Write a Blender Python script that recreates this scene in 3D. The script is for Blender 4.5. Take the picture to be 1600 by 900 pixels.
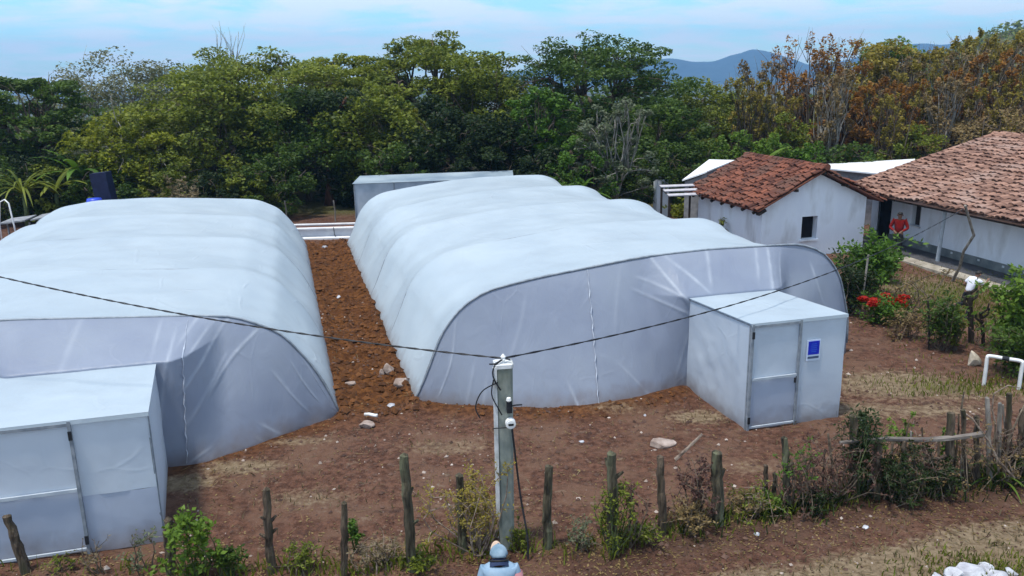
import bpy, bmesh, math, random
import numpy as np
from mathutils import Vector, Matrix, Euler

for o in list(bpy.data.objects): bpy.data.objects.remove(o)
S = bpy.context.scene
COL = S.collection
R = math.radians

# ------------------------------------------------------------------ camera
F, PITCH, ROLL, CH = 1300.0, R(14.45), R(1.0), 7.0
FW = np.array([0, math.cos(PITCH), -math.sin(PITCH)])
RT0 = np.array([1., 0, 0]); UP0 = np.cross(RT0, FW)
RT = RT0*math.cos(ROLL) - UP0*math.sin(ROLL)
UP = RT0*math.sin(ROLL) + UP0*math.cos(ROLL)
CP = np.array([0, 0, CH])
cd = bpy.data.cameras.new('camera'); cam = bpy.data.objects.new('camera', cd); COL.objects.link(cam)
cd.sensor_width = 36; cd.lens = 36*F/1600; cd.clip_end = 6000; cd.clip_start = 0.1
M = Matrix(((RT[0], UP[0], -FW[0], CP[0]), (RT[1], UP[1], -FW[1], CP[1]), (RT[2], UP[2], -FW[2], CP[2]), (0, 0, 0, 1)))
cam.matrix_world = M
S.camera = cam

# ------------------------------------------------------------------ light
SUN_EL, SUN_AZ = R(74), R(-128)        # azimuth measured from +Y (into the picture), negative = left
sd = Vector((math.sin(SUN_AZ)*math.cos(SUN_EL), math.cos(SUN_AZ)*math.cos(SUN_EL), math.sin(SUN_EL)))
sl = bpy.data.lights.new('sun', 'SUN'); so = bpy.data.objects.new('sun', sl); COL.objects.link(so)
sl.energy = 2.25; sl.angle = R(6); sl.color = (1.0, 0.95, 0.86)
so.rotation_euler = sd.to_track_quat('Z', 'Y').to_euler(); so.location = (0, 0, 60)
w = bpy.data.worlds.new('World'); S.world = w; w.use_nodes = True
nt = w.node_tree; nt.nodes.clear()
def N(nt, typ, **kw):
    n = nt.nodes.new(typ)
    for k, v in kw.items(): setattr(n, k, v)
    return n
def L(nt, a, b): nt.links.new(a, b)
out = N(nt, 'ShaderNodeOutputWorld'); bg = N(nt, 'ShaderNodeBackground')
sky = N(nt, 'ShaderNodeTexSky', sky_type='NISHITA'); sky.sun_disc = False
sky.sun_elevation = SUN_EL; sky.sun_rotation = SUN_AZ; sky.air_density = 1.0; sky.dust_density = 0.4; sky.ozone_density = 2.5
tc = N(nt, 'ShaderNodeTexCoord'); sep = N(nt, 'ShaderNodeSeparateXYZ'); L(nt, tc.outputs['Generated'], sep.inputs[0])
mz = N(nt, 'ShaderNodeMath', operation='MAXIMUM'); L(nt, sep.outputs['Z'], mz.inputs[0]); mz.inputs[1].default_value = 0.0
az = N(nt, 'ShaderNodeMath', operation='ADD'); L(nt, mz.outputs[0], az.inputs[0]); az.inputs[1].default_value = 0.12
dx = N(nt, 'ShaderNodeMath', operation='DIVIDE'); L(nt, sep.outputs['X'], dx.inputs[0]); L(nt, az.outputs[0], dx.inputs[1])
dy = N(nt, 'ShaderNodeMath', operation='DIVIDE'); L(nt, sep.outputs['Y'], dy.inputs[0]); L(nt, az.outputs[0], dy.inputs[1])
cb = N(nt, 'ShaderNodeCombineXYZ'); L(nt, dx.outputs[0], cb.inputs[0]); L(nt, dy.outputs[0], cb.inputs[1]); cb.inputs[2].default_value = 3.7
ns = N(nt, 'ShaderNodeTexNoise'); ns.inputs['Scale'].default_value = 1.9; ns.inputs['Detail'].default_value = 7; ns.inputs['Roughness'].default_value = 0.55
ns.inputs['Distortion'].default_value = 0.3
L(nt, cb.outputs[0], ns.inputs['Vector'])
cr = N(nt, 'ShaderNodeValToRGB'); L(nt, ns.outputs['Fac'], cr.inputs[0])
cr.color_ramp.elements[0].position = 0.37; cr.color_ramp.elements[0].color = (0, 0, 0, 1)
cr.color_ramp.elements[1].position = 0.58; cr.color_ramp.elements[1].color = (0.9, 0.9, 0.9, 1)
tint = N(nt, 'ShaderNodeMix', data_type='RGBA', blend_type='MULTIPLY'); tint.inputs[0].default_value = 1.0
L(nt, sky.outputs[0], tint.inputs[6]); tint.inputs[7].default_value = (0.50, 0.74, 0.86, 1)
mx = N(nt, 'ShaderNodeMix', data_type='RGBA'); L(nt, cr.outputs[0], mx.inputs[0]); L(nt, tint.outputs[2], mx.inputs[6])
mx.inputs[7].default_value = (3.9, 4.35, 4.6, 1)
L(nt, mx.outputs[2], bg.inputs[0]); bg.inputs[1].default_value = 0.15
L(nt, bg.outputs[0], out.inputs[0])
S.view_settings.view_transform = 'Standard'; S.view_settings.look = 'None'; S.view_settings.gamma = 1
S.view_settings.exposure = 0.86; S.view_settings.use_curve_mapping = False
S.render.engine = 'CYCLES'
S.cycles.max_bounces = 6; S.cycles.transparent_max_bounces = 8; S.cycles.transmission_bounces = 4; S.cycles.volume_bounces = 0
S.render.resolution_x = 1024; S.render.resolution_y = 576

# ------------------------------------------------------------------ pixel -> place helpers (photo is 1600x900)
def ray(x, y): return FW + RT*(x-800)/F + UP*(450-y)/F
def G(x, y, z=0.0):
    d = ray(x, y); return CP + d*((z-CH)/d[2])
def AT(x, y, Y):
    d = ray(x, y); return CP + d*(Y/d[1])

# ------------------------------------------------------------------ noise
_lat = np.random.RandomState(7).rand(256, 256)
def vn(x, y):
    x = np.asarray(x, float); y = np.asarray(y, float)
    xi = np.floor(x).astype(int); yi = np.floor(y).astype(int); fx = x-xi; fy = y-yi
    fx = fx*fx*(3-2*fx); fy = fy*fy*(3-2*fy)
    a = _lat[xi % 256, yi % 256]; b = _lat[(xi+1) % 256, yi % 256]; c = _lat[xi % 256, (yi+1) % 256]; d = _lat[(xi+1) % 256, (yi+1) % 256]
    return (a*(1-fx)+b*fx)*(1-fy)+(c*(1-fx)+d*fx)*fy - 0.5
def fbm(x, y, o=4, g=0.5):
    t = 0; a = 1
    for i in range(o):
        t = t + a*vn(np.asarray(x)*2**i+17.3*i, np.asarray(y)*2**i+5.1*i); a *= g
    return t
def sst(a, b, x):
    t = np.clip((np.asarray(x, float)-a)/(b-a), 0, 1); return t*t*(3-2*t)

# ------------------------------------------------------------------ mesh helpers
class MB:
    def __init__(s): s.v = []; s.f = []; s.m = []
    def add(s, vs, fs, mi=0):
        k = len(s.v); s.v += [tuple(map(float, p)) for p in vs]; s.f += [tuple(i+k for i in f) for f in fs]; s.m += [mi]*len(fs); return s
    def box(s, c, d, rz=0, mi=0, rx=0, ry=0):
        E = Euler((rx, ry, rz)).to_matrix(); hx, hy, hz_ = d[0]/2, d[1]/2, d[2]/2; c = Vector(c)
        vs = [c + E @ Vector((sx*hx, sy*hy, sz*hz_)) for sz in (-1, 1) for sy in (-1, 1) for sx in (-1, 1)]
        return s.add(vs, [(0, 2, 3, 1), (4, 5, 7, 6), (0, 1, 5, 4), (2, 6, 7, 3), (0, 4, 6, 2), (1, 3, 7, 5)], mi)
    def hexa(s, vs, mi=0):
        return s.add(vs, [(0, 3, 2, 1), (4, 5, 6, 7), (0, 1, 5, 4), (1, 2, 6, 5), (2, 3, 7, 6), (3, 0, 4, 7)], mi)
    def tube(s, path, rad, n=6, caps=True, mi=0, jit=0, rng=None):
        P = [Vector(p) for p in path]
        if not hasattr(rad, '__len__'): rad = [rad]*len(P)
        vs = []; fs = []; prev = None
        for i, p in enumerate(P):
            t = (P[min(i+1, len(P)-1)] - P[max(i-1, 0)])
            if t.length < 1e-9: t = Vector((0, 0, 1))
            t.normalize()
            a = prev - t*prev.dot(t) if prev is not None else (Vector((1, 0, 0)) if abs(t.x) < .9 else Vector((0, 1, 0)))
            a = a - t*a.dot(t); a.normalize(); prev = a; b = t.cross(a)
            for k in range(n):
                r = rad[i]*(1 + (rng.uniform(-jit, jit) if rng else 0)); q = 2*math.pi*k/n
                vs.append(p + (a*math.cos(q)+b*math.sin(q))*r)
        for i in range(len(P)-1):
            for k in range(n):
                fs.append((i*n+k, i*n+(k+1) % n, (i+1)*n+(k+1) % n, (i+1)*n+k))
        if caps:
            fs.append(tuple(range(n))[::-1]); fs.append(tuple((len(P)-1)*n+k for k in range(n)))
        return s.add(vs, fs, mi)
    def grid(s, A, mi=0):
        A = np.asarray(A); h, w_ = A.shape[:2]
        return s.add(A.reshape(-1, 3), [(i*w_+j, i*w_+j+1, (i+1)*w_+j+1, (i+1)*w_+j) for i in range(h-1) for j in range(w_-1)], mi)
    def lathe(s, prof, c=(0, 0, 0), n=16, mi=0):
        vs = []; fs = []
        for r, z in prof:
            for k in range(n): vs.append((c[0]+r*math.cos(2*math.pi*k/n), c[1]+r*math.sin(2*math.pi*k/n), c[2]+z))
        for i in range(len(prof)-1):
            for k in range(n): fs.append((i*n+k, i*n+(k+1) % n, (i+1)*n+(k+1) % n, (i+1)*n+k))
        fs.append(tuple(range(n))[::-1]); fs.append(tuple((len(prof)-1)*n+k for k in range(n)))
        return s.add(vs, fs, mi)
    def build(s, name, mats, parent=None, smooth=False, loc=None):
        me = bpy.data.meshes.new(name); me.from_pydata(s.v, [], s.f)
        mats = mats if isinstance(mats, (list, tuple)) else [mats]
        for m in mats: me.materials.append(m)
        if len(mats) > 1: me.polygons.foreach_set('material_index', s.m)
        if smooth: me.polygons.foreach_set('use_smooth', [True]*len(me.polygons))
        me.update()
        return link(name, me, parent, loc)
def link(name, me, parent=None, loc=None):
    o = bpy.data.objects.new(name, me); COL.objects.link(o)
    if parent is not None: o.parent = parent
    if loc is not None: o.location = loc
    return o
def quads_mesh(name, V, mat, k=4, smooth=False):
    """V: (n,k,3) array of separate k-gons."""
    n = len(V); me = bpy.data.meshes.new(name)
    me.vertices.add(n*k); me.vertices.foreach_set('co', np.ascontiguousarray(V, dtype=np.float32).ravel())
    me.loops.add(n*k); me.loops.foreach_set('vertex_index', np.arange(n*k, dtype=np.int32))
    me.polygons.add(n); me.polygons.foreach_set('loop_start', np.arange(0, n*k, k, dtype=np.int32))
    me.materials.append(mat); me.update(calc_edges=True); me.validate()
    return me
def tag(o, label=None, cat=None, group=None, kind=None):
    if label: o['label'] = label
    if cat: o['category'] = cat
    if group: o['group'] = group
    if kind: o['kind'] = kind
    return o
def empty(name, loc, rz=0, label=None, cat=None, group=None):
    o = bpy.data.objects.new(name, None); COL.objects.link(o); o.location = loc; o.rotation_euler = (0, 0, rz)
    o.empty_display_size = .2
    return tag(o, label, cat, group)
def copy_tree(o, loc=None, rz=None, sc=None, label=None, group=None, parent=None):
    c = o.copy(); COL.objects.link(c)
    if parent is not None: c.parent = parent
    if loc is not None: c.location = loc
    if rz is not None: c.rotation_euler = (0, 0, rz)
    if sc is not None: c.scale = sc if hasattr(sc, '__len__') else (sc, sc, sc)
    if label: c['label'] = label
    if group: c['group'] = group
    for ch in list(o.children): copy_tree(ch, parent=c)
    return c

# ------------------------------------------------------------------ materials
def nmat(name, c1, c2, scale=5., detail=5, rough=.8, bump=0., bscale=None, isl=0., trans=0., spec=.3, stretch=None, c3=None, s3=1., ramp=(.35, .65), thick=None):
    m = bpy.data.materials.new(name); m.use_nodes = True; t = m.node_tree; b = t.nodes['Principled BSDF']
    b.inputs['Roughness'].default_value = rough; b.inputs['Specular IOR Level'].default_value = spec
    tc = N(t, 'ShaderNodeTexCoord'); src = tc.outputs['Object']
    if stretch:
        mp = N(t, 'ShaderNodeMapping'); mp.inputs['Scale'].default_value = stretch; L(t, src, mp.inputs[0]); src = mp.outputs[0]
    n = N(t, 'ShaderNodeTexNoise'); n.inputs['Scale'].default_value = scale; n.inputs['Detail'].default_value = detail; L(t, src, n.inputs['Vector'])
    mr = N(t, 'ShaderNodeMapRange'); mr.inputs[1].default_value = ramp[0]; mr.inputs[2].default_value = ramp[1]; L(t, n.outputs['Fac'], mr.inputs[0])
    fac = mr.outputs[0]
    if isl:
        g = N(t, 'ShaderNodeNewGeometry'); mm = N(t, 'ShaderNodeMix'); mm.inputs[0].default_value = isl
        L(t, fac, mm.inputs[2]); L(t, g.outputs['Random Per Island'], mm.inputs[3]); fac = mm.outputs[0]
    mix = N(t, 'ShaderNodeMix', data_type='RGBA'); L(t, fac, mix.inputs[0]); mix.inputs[6].default_value = (*c1, 1); mix.inputs[7].default_value = (*c2, 1)
    col = mix.outputs[2]
    if c3:
        n3 = N(t, 'ShaderNodeTexNoise'); n3.inputs['Scale'].default_value = s3; n3.inputs['Detail'].default_value = 4; L(t, src, n3.inputs['Vector'])
        r3 = N(t, 'ShaderNodeMapRange'); r3.inputs[1].default_value = .5; r3.inputs[2].default_value = .68; L(t, n3.outputs['Fac'], r3.inputs[0])
        m3 = N(t, 'ShaderNodeMix', data_type='RGBA'); L(t, r3.outputs[0], m3.inputs[0]); L(t, col, m3.inputs[6]); m3.inputs[7].default_value = (*c3, 1); col = m3.outputs[2]
    L(t, col, b.inputs['Base Color'])
    if bump:
        nb = N(t, 'ShaderNodeTexNoise'); nb.inputs['Scale'].default_value = bscale or scale*3; nb.inputs['Detail'].default_value = 6; L(t, src, nb.inputs['Vector'])
        bp = N(t, 'ShaderNodeBump'); bp.inputs['Strength'].default_value = bump; bp.inputs['Distance'].default_value = .03
        L(t, nb.outputs['Fac'], bp.inputs['Height']); L(t, bp.outputs[0], b.inputs['Normal'])
    if trans:
        tr = N(t, 'ShaderNodeBsdfTranslucent'); L(t, col, tr.inputs[0]); ms = N(t, 'ShaderNodeMixShader'); ms.inputs[0].default_value = trans
        L(t, b.outputs[0], ms.inputs[1]); L(t, tr.outputs[0], ms.inputs[2]); L(t, ms.outputs[0], t.nodes['Material Output'].inputs[0])
    return m
def leafmat(name, c1, c2, trans=.35, c3=None): return nmat(name, c1, c2, scale=.55, detail=3, rough=.55, isl=.55, trans=trans, spec=.25, c3=c3, s3=.35)

LEAF = dict(
    olive=leafmat('leaf_olive', (.042, .070, .007), (.245, .275, .030)),
    yellow=leafmat('leaf_yellow_green', (.070, .105, .008), (.30, .31, .026)),
    dark=leafmat('leaf_dark', (.017, .044, .006), (.105, .165, .022)),
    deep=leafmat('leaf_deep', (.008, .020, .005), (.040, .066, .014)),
    bright=leafmat('leaf_bright', (.035, .085, .010), (.115, .215, .020)),
    lime=leafmat('leaf_lime', (.065, .13, .012), (.17, .26, .03)),
    pale=leafmat('leaf_pale', (.09, .10, .045), (.21, .21, .11)),
    grey=leafmat('leaf_grey_green', (.07, .09, .045), (.19, .22, .13)),
    rust=leafmat('leaf_rust', (.15, .066, .012), (.42, .20, .036)),
    gold=leafmat('leaf_gold', (.15, .12, .018), (.40, .32, .055)),
    brown=leafmat('leaf_brown', (.12, .080, .032), (.33, .235, .10)),
    dry=leafmat('leaf_dry', (.11, .085, .045), (.28, .22, .12)),
    redbrown=leafmat('leaf_red_brown', (.06, .03, .025), (.15, .075, .06)),
    red=leafmat('flower_red', (.30, .008, .006), (.55, .03, .012)),
)
BARK = nmat('bark', (.05, .035, .025), (.16, .125, .095), scale=9, rough=.95, bump=.7, stretch=(1, 1, .3))
BARKG = nmat('bark_grey', (.11, .10, .085), (.30, .28, .25), scale=9, rough=.95, bump=.6, stretch=(1, 1, .3))
BARKR = nmat('bark_red', (.04, .018, .012), (.11, .05, .032), scale=6, rough=.95, bump=.6, stretch=(1, 1, .3))
POSTW = nmat('weathered_post', (.026, .018, .013), (.14, .105, .075), scale=14, rough=.95, bump=1., stretch=(1, 1, .18), c3=(.050, .052, .026), s3=5)
POSTM = nmat('mossy_post', (.020, .018, .012), (.105, .090, .060), scale=14, rough=.95, bump=1., stretch=(1, 1, .18), c3=(.14, .15, .09), s3=7)
TWIG = nmat('twig', (.07, .05, .035), (.19, .15, .11), scale=12, rough=.9)
TWIGD = nmat('dry_twig', (.10, .07, .055), (.30, .235, .19), scale=12, rough=.9)
STEMG = nmat('green_stem', (.03, .05, .015), (.09, .11, .04), scale=12, rough=.8)
PLAST = nmat('white_wall_paint', (.72, .76, .84), (.80, .84, .90), scale=1.6, rough=.9, bump=.25, bscale=12, c3=(.58, .60, .64), s3=1.6, stretch=(1, 1, .4))
PLINTH = nmat('grey_plinth', (.12, .14, .15), (.22, .24, .24), scale=2.5, rough=.9, bump=.2)
TILE = nmat('clay_tile', (.050, .018, .013), (.235, .082, .048), scale=1.3, rough=.9, bump=.4, bscale=9, isl=.75, c3=(.11, .055, .04), s3=.9)
TILEP = nmat('pale_clay_tile', (.105, .052, .038), (.36, .205, .150), scale=1.3, rough=.9, bump=.4, bscale=9, isl=.75, c3=(.33, .22, .18), s3=.8)
WOODD = nmat('dark_wood', (.015, .011, .009), (.05, .038, .03), scale=9, rough=.85, stretch=(1, 1, .2), bump=.3)
WOODG = nmat('grey_wood', (.14, .12, .10), (.32, .29, .26), scale=9, rough=.9, stretch=(1, 1, .2), bump=.5)
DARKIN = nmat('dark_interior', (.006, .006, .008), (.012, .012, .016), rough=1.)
PIPEM = nmat('grey_steel_pipe', (.16, .19, .23), (.27, .30, .34), scale=8, rough=.5, spec=.5)
WHITEP = nmat('white_pipe', (.66, .67, .68), (.80, .80, .80), scale=6, rough=.5)
BLACK = nmat('black_rubber', (.010, .011, .014), (.022, .024, .03), scale=12, rough=.6)
STONE = nmat('stone', (.21, .155, .13), (.42, .34, .30), scale=5, rough=.95, bump=.6)
STONEW = nmat('white_stone', (.30, .30, .34), (.60, .61, .65), scale=4, rough=.9, bump=.5)
CONC = nmat('concrete_pole', (.16, .185, .17), (.29, .31, .28), scale=6, rough=.9, bump=.35, stretch=(1, 1, .4), c3=(.11, .13, .10), s3=2)
CONCW = nmat('cap_and_lit_edge', (.55, .56, .58), (.70, .71, .72), scale=7, rough=.9, c3=(.34, .35, .33), s3=3)  # pale cap of the pole; its added sunlit strip uses this too
SLAB = nmat('concrete_path', (.24, .21, .17), (.40, .36, .30), scale=3, rough=.95, bump=.25)
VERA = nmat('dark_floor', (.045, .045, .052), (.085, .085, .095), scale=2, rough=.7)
TIN = nmat('white_roof_sheet', (.68, .69, .71), (.82, .82, .83), scale=2, rough=.5)
NAVY = nmat('navy_plastic', (.006, .010, .035), (.012, .018, .06), rough=.5)
BLUE = nmat('blue_plastic', (.02, .05, .42), (.04, .09, .60), rough=.4)
SIGNB = nmat('sign_blue', (.006, .018, .40), (.012, .03, .50), rough=.4)
SIGNL = nmat('sign_light_blue', (.02, .07, .50), (.03, .09, .58), rough=.4)
SIGNW = nmat('sign_white', (.55, .63, .78), (.60, .68, .82), rough=.5)
SIGND = nmat('sign_dark', (.05, .08, .15), (.07, .10, .18), rough=.5)

def film(name, c1, c2, trans, wr=.25, bs=1.3, stretch=(1, 1, 1), vs_=.9, vk=.25):
    m = nmat(name, c1, c2, scale=.7, detail=3, rough=.42, trans=trans, spec=.3)
    t = m.node_tree; b = t.nodes['Principled BSDF']
    tc = N(t, 'ShaderNodeTexCoord'); mp = N(t, 'ShaderNodeMapping'); mp.inputs['Scale'].default_value = stretch; L(t, tc.outputs['Object'], mp.inputs[0])
    n1 = N(t, 'ShaderNodeTexNoise'); n1.inputs['Scale'].default_value = bs; n1.inputs['Detail'].default_value = 5; n1.inputs['Distortion'].default_value = .8; L(t, mp.outputs[0], n1.inputs['Vector'])
    # soil splashed on the lowest hand's breadth, and faint dust
    mix = [l_ for l_ in t.links if l_.to_socket == b.inputs['Base Color']][0].from_socket
    sx = N(t, 'ShaderNodeSeparateXYZ'); L(t, tc.outputs['Object'], sx.inputs[0])
    nd = N(t, 'ShaderNodeTexNoise'); nd.inputs['Scale'].default_value = 3.5; nd.inputs['Detail'].default_value = 6; L(t, tc.outputs['Object'], nd.inputs['Vector'])
    za = N(t, 'ShaderNodeMath', operation='MULTIPLY_ADD'); L(t, nd.outputs['Fac'], za.inputs[0]); za.inputs[1].default_value = -.55; L(t, sx.outputs['Z'], za.inputs[2])
    zr = N(t, 'ShaderNodeMapRange'); zr.inputs[1].default_value = .12; zr.inputs[2].default_value = -.30; zr.inputs[4].default_value = .75; L(t, za.outputs[0], zr.inputs[0])
    md_ = N(t, 'ShaderNodeMix', data_type='RGBA'); L(t, zr.outputs[0], md_.inputs[0]); L(t, mix, md_.inputs[6]); md_.inputs[7].default_value = (.20, .15, .13, 1)
    nq = N(t, 'ShaderNodeTexNoise'); nq.inputs['Scale'].default_value = .9; nq.inputs['Detail'].default_value = 8; nq.inputs['Roughness'].default_value = .65; L(t, tc.outputs['Object'], nq.inputs['Vector'])
    rq = N(t, 'ShaderNodeMapRange'); rq.inputs[1].default_value = .5; rq.inputs[2].default_value = .75; rq.inputs[4].default_value = .30; L(t, nq.outputs['Fac'], rq.inputs[0])
    mq = N(t, 'ShaderNodeMix', data_type='RGBA'); L(t, rq.outputs[0], mq.inputs[0]); L(t, md_.outputs[2], mq.inputs[6]); mq.inputs[7].default_value = (.36, .40, .45, 1)
    # creases: lighter colour along them
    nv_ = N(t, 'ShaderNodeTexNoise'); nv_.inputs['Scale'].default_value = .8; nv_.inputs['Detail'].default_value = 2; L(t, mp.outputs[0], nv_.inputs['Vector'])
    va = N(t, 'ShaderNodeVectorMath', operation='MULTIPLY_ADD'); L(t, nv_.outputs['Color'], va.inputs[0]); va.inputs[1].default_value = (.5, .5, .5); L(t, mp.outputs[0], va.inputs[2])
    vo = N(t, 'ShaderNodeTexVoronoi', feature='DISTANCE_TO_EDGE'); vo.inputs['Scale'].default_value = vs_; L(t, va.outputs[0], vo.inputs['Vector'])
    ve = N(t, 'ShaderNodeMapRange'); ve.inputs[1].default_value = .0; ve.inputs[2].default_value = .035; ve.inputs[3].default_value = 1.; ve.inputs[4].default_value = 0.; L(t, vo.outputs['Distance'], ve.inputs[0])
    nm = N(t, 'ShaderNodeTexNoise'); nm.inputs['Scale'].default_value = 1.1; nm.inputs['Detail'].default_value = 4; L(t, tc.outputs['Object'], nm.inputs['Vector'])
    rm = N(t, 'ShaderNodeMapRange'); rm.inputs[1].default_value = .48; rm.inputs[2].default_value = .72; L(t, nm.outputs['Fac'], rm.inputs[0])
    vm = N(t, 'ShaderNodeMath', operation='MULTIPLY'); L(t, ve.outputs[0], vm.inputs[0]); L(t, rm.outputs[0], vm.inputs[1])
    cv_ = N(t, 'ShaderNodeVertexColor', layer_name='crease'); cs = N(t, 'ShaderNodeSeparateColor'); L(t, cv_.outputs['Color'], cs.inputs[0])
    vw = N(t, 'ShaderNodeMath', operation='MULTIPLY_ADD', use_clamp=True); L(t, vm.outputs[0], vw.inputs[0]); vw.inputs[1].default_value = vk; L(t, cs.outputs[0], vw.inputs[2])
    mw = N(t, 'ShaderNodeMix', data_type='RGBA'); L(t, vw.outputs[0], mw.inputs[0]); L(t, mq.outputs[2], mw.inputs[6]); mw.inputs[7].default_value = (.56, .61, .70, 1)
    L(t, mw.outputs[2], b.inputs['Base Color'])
    bp = N(t, 'ShaderNodeBump'); bp.inputs['Strength'].default_value = wr; bp.inputs['Distance'].default_value = .12; L(t, n1.outputs['Fac'], bp.inputs['Height'])
    b2_ = N(t, 'ShaderNodeBump'); b2_.inputs['Strength'].default_value = min(1., vk*2.2); b2_.inputs['Distance'].default_value = .03; L(t, vm.outputs[0], b2_.inputs['Height']); L(t, bp.outputs[0], b2_.inputs['Normal'])
    L(t, b2_.outputs[0], b.inputs['Normal'])
    return m
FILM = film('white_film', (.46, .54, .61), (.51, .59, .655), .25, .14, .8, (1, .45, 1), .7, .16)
FILM_SHADE = film('end_film', (.295, .335, .44), (.35, .395, .495), .32, .25, 1.8, (1, 1, .45), 1.3, .10)  # same film as the roof; the end walls' shade is put into its colour
FILMP = film('porch_film', (.64, .71, .81), (.69, .76, .85), .34, .10, 1.2, (1, 1, 1), .9, .06)
FILMG = film('grey_porch_film', (.50, .565, .70), (.55, .61, .74), .34, .10, 1.2, (1, 1, 1), .9, .06)
TAPE = nmat('clear_tape', (.36, .40, .49), (.56, .60, .67), scale=6, rough=.3, bump=.5, bscale=15)

# ------------------------------------------------------------------ greenhouse frame of reference
U = np.array([10.67, 2.91, 0]); U /= np.linalg.norm(U); V = np.array([-U[1], U[0], 0])
GA = math.atan2(U[1], U[0])
O2 = G(645, 630); O1 = G(533, 648)
GLEN = 18.3
def loc2(x, y, O=O2):
    dx = np.asarray(x)-O[0]; dy = np.asarray(y)-O[1]
    return dx*U[0]+dy*U[1], dx*V[0]+dy*V[1]

# ------------------------------------------------------------------ ground
FENCE = [(-40, 900), (40, 893), (265, 893), (418, 893), (536, 897), (633, 880), (722, 862), (855, 857), (955, 860), (1033, 832), (1122, 815), (1228, 800), (1340, 772), (1483, 760), (1600, 742), (1720, 722)]
FP = np.array([G(*p)[:2] for p in FENCE])
def fence_dist(x, y):
    """signed y-distance to the fence line (negative = on the camera's side)"""
    return np.asarray(y) - np.interp(x, FP[:, 0], FP[:, 1])
def hz(x, y):
    x = np.asarray(x, float); y = np.asarray(y, float)
    u2, v2 = loc2(x, y); u1, v1 = loc2(x, y, O1)
    h = .05*fbm(x*.35, y*.35, 3) + .035*fbm(x*1.6+40, y*1.6, 3) + .018*fbm(x*6, y*6+9, 3)
    near = sst(45, 36, y)
    # loose earth in the gap between the two tunnels, heaped against the film
    gap = sst(.3, -.1, u2)*sst(-.3, .1, u1)*sst(-1.4, .3, v2)*sst(20, 18.5, v2)
    h = h + gap*(.05 + .16*fbm(x*2.4, y*2.4+3, 4)) + gap*.14*(np.exp(-(u2/.22)**2)+np.exp(-(u1/.22)**2))
    # small bank of soil along the front of the right tunnel
    fb = 1.45*np.sin(np.pi*np.clip(u2/7.6, 0, 1))**.8
    d = -v2 - fb
    h = h + .12*np.exp(-((d-.12)/.28)**2)*sst(-.4, .3, u2)*sst(6.4, 5.8, u2)
    h = h - .03*np.exp(-(fence_dist(x, y)/.9)**2) + .10*np.exp(-((fence_dist(x, y)-.1)/.45)**2)*(.6+vn(x*2, y*2))
    # soil mound beside the small house
    h = h + .75*np.exp(-((x-8.6)/.95)**2-((y-33.6)/1.6)**2)
    h = h*near + (1-near)*.25*fbm(x*.08, y*.08, 3)
    h = h - sst(95, 700, y)*32
    return h
def axis(lo, hi, step, far):
    a = np.arange(lo, hi+step/2, step); g = []; s = step; p = hi
    while p < far: s *= 1.22; p += s; g.append(p)
    q = lo; k = []; s = step
    while q > -far: s *= 1.22; q -= s; k.append(q)
    return np.array(k[::-1]+list(a)+g)
gx = axis(-11, 17, .075, 3000); gy = axis(7.5, 37, .08, 3000)
gy = gy[gy > -60]
X, Y = np.meshgrid(gx, gy); Z = hz(X, Y)
me = bpy.data.meshes.new('ground'); nv = X.size
me.vertices.add(nv); me.vertices.foreach_set('co', np.stack([X, Y, Z], -1).astype(np.float32).ravel())
hh, ww = X.shape; idx = np.arange(nv).reshape(hh, ww)
q = np.stack([idx[:-1, :-1], idx[:-1, 1:], idx[1:, 1:], idx[1:, :-1]], -1).reshape(-1, 4).astype(np.int32)
me.loops.add(q.size); me.loops.foreach_set('vertex_index', q.ravel()); me.polygons.add(len(q))
me.polygons.foreach_set('loop_start', np.arange(0, q.size, 4, dtype=np.int32)); me.polygons.foreach_set('use_smooth', np.ones(len(q), bool))
me.update(calc_edges=True)
u2, v2 = loc2(X, Y); u1, v1 = loc2(X, Y, O1)
gapm = sst(.5, -.1, u2)*sst(-.5, .1, u1)*sst(-1.6, .6, v2+.5*fbm(X*.9, Y*.9))*sst(20, 18.5, v2)
fbz = 1.45*np.sin(np.pi*np.clip(u2/7.6, 0, 1))**.8
gapm = np.maximum(gapm, .8*np.exp(-((-v2-fbz-.15)/.35)**2)*sst(-.6, .2, u2)*sst(6.6, 5.8, u2))
gapm = np.maximum(gapm, .7*np.exp(-((-v1-1.5*np.clip(-u1/3.2, 0, 1.15)-.25)/.4)**2)*sst(-3.6, -3, u1)*sst(.2, -.3, u1))
fd = fence_dist(X, Y)
def spot(px, py, rx, ry):
    c = G(px, py); return np.exp(-((X-c[0])/rx)**2-((Y-c[1])/ry)**2)
tan = sst(-.8, -2.1, fd+.5*fbm(X*.7, Y*.7))*sst(.8, 3.6, X+.8*fbm(X*.5+3, Y*.5))
tan = np.maximum(tan, .9*spot(1400, 600, 1.7, 1.0)); tan = np.maximum(tan, .75*spot(1090, 650, .8, .5)); tan = np.maximum(tan, .6*spot(1500, 610, 2.4, .8))
tan = np.maximum(tan, .7*spot(1440, 450, 2.2, 2.2)); tan = np.maximum(tan, .5*spot(590, 860, 1.0, .6)*1)
for q_ in ((380, 730, 1.0, .4, .8), (290, 755, .7, .4, .9), (470, 690, .9, .3, .6), (700, 700, 1.4, .5, .5), (480, 780, 1.2, .5, .5), (960, 640, .9, .35, .5), (1350, 640, 1.2, .8, .6), (1450, 640, 2.0, .6, .6), (1180, 730, 1.0, .5, .45), (760, 790, 1.5, .5, .45)): tan = np.maximum(tan, q_[4]*spot(*q_[:4]))
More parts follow.
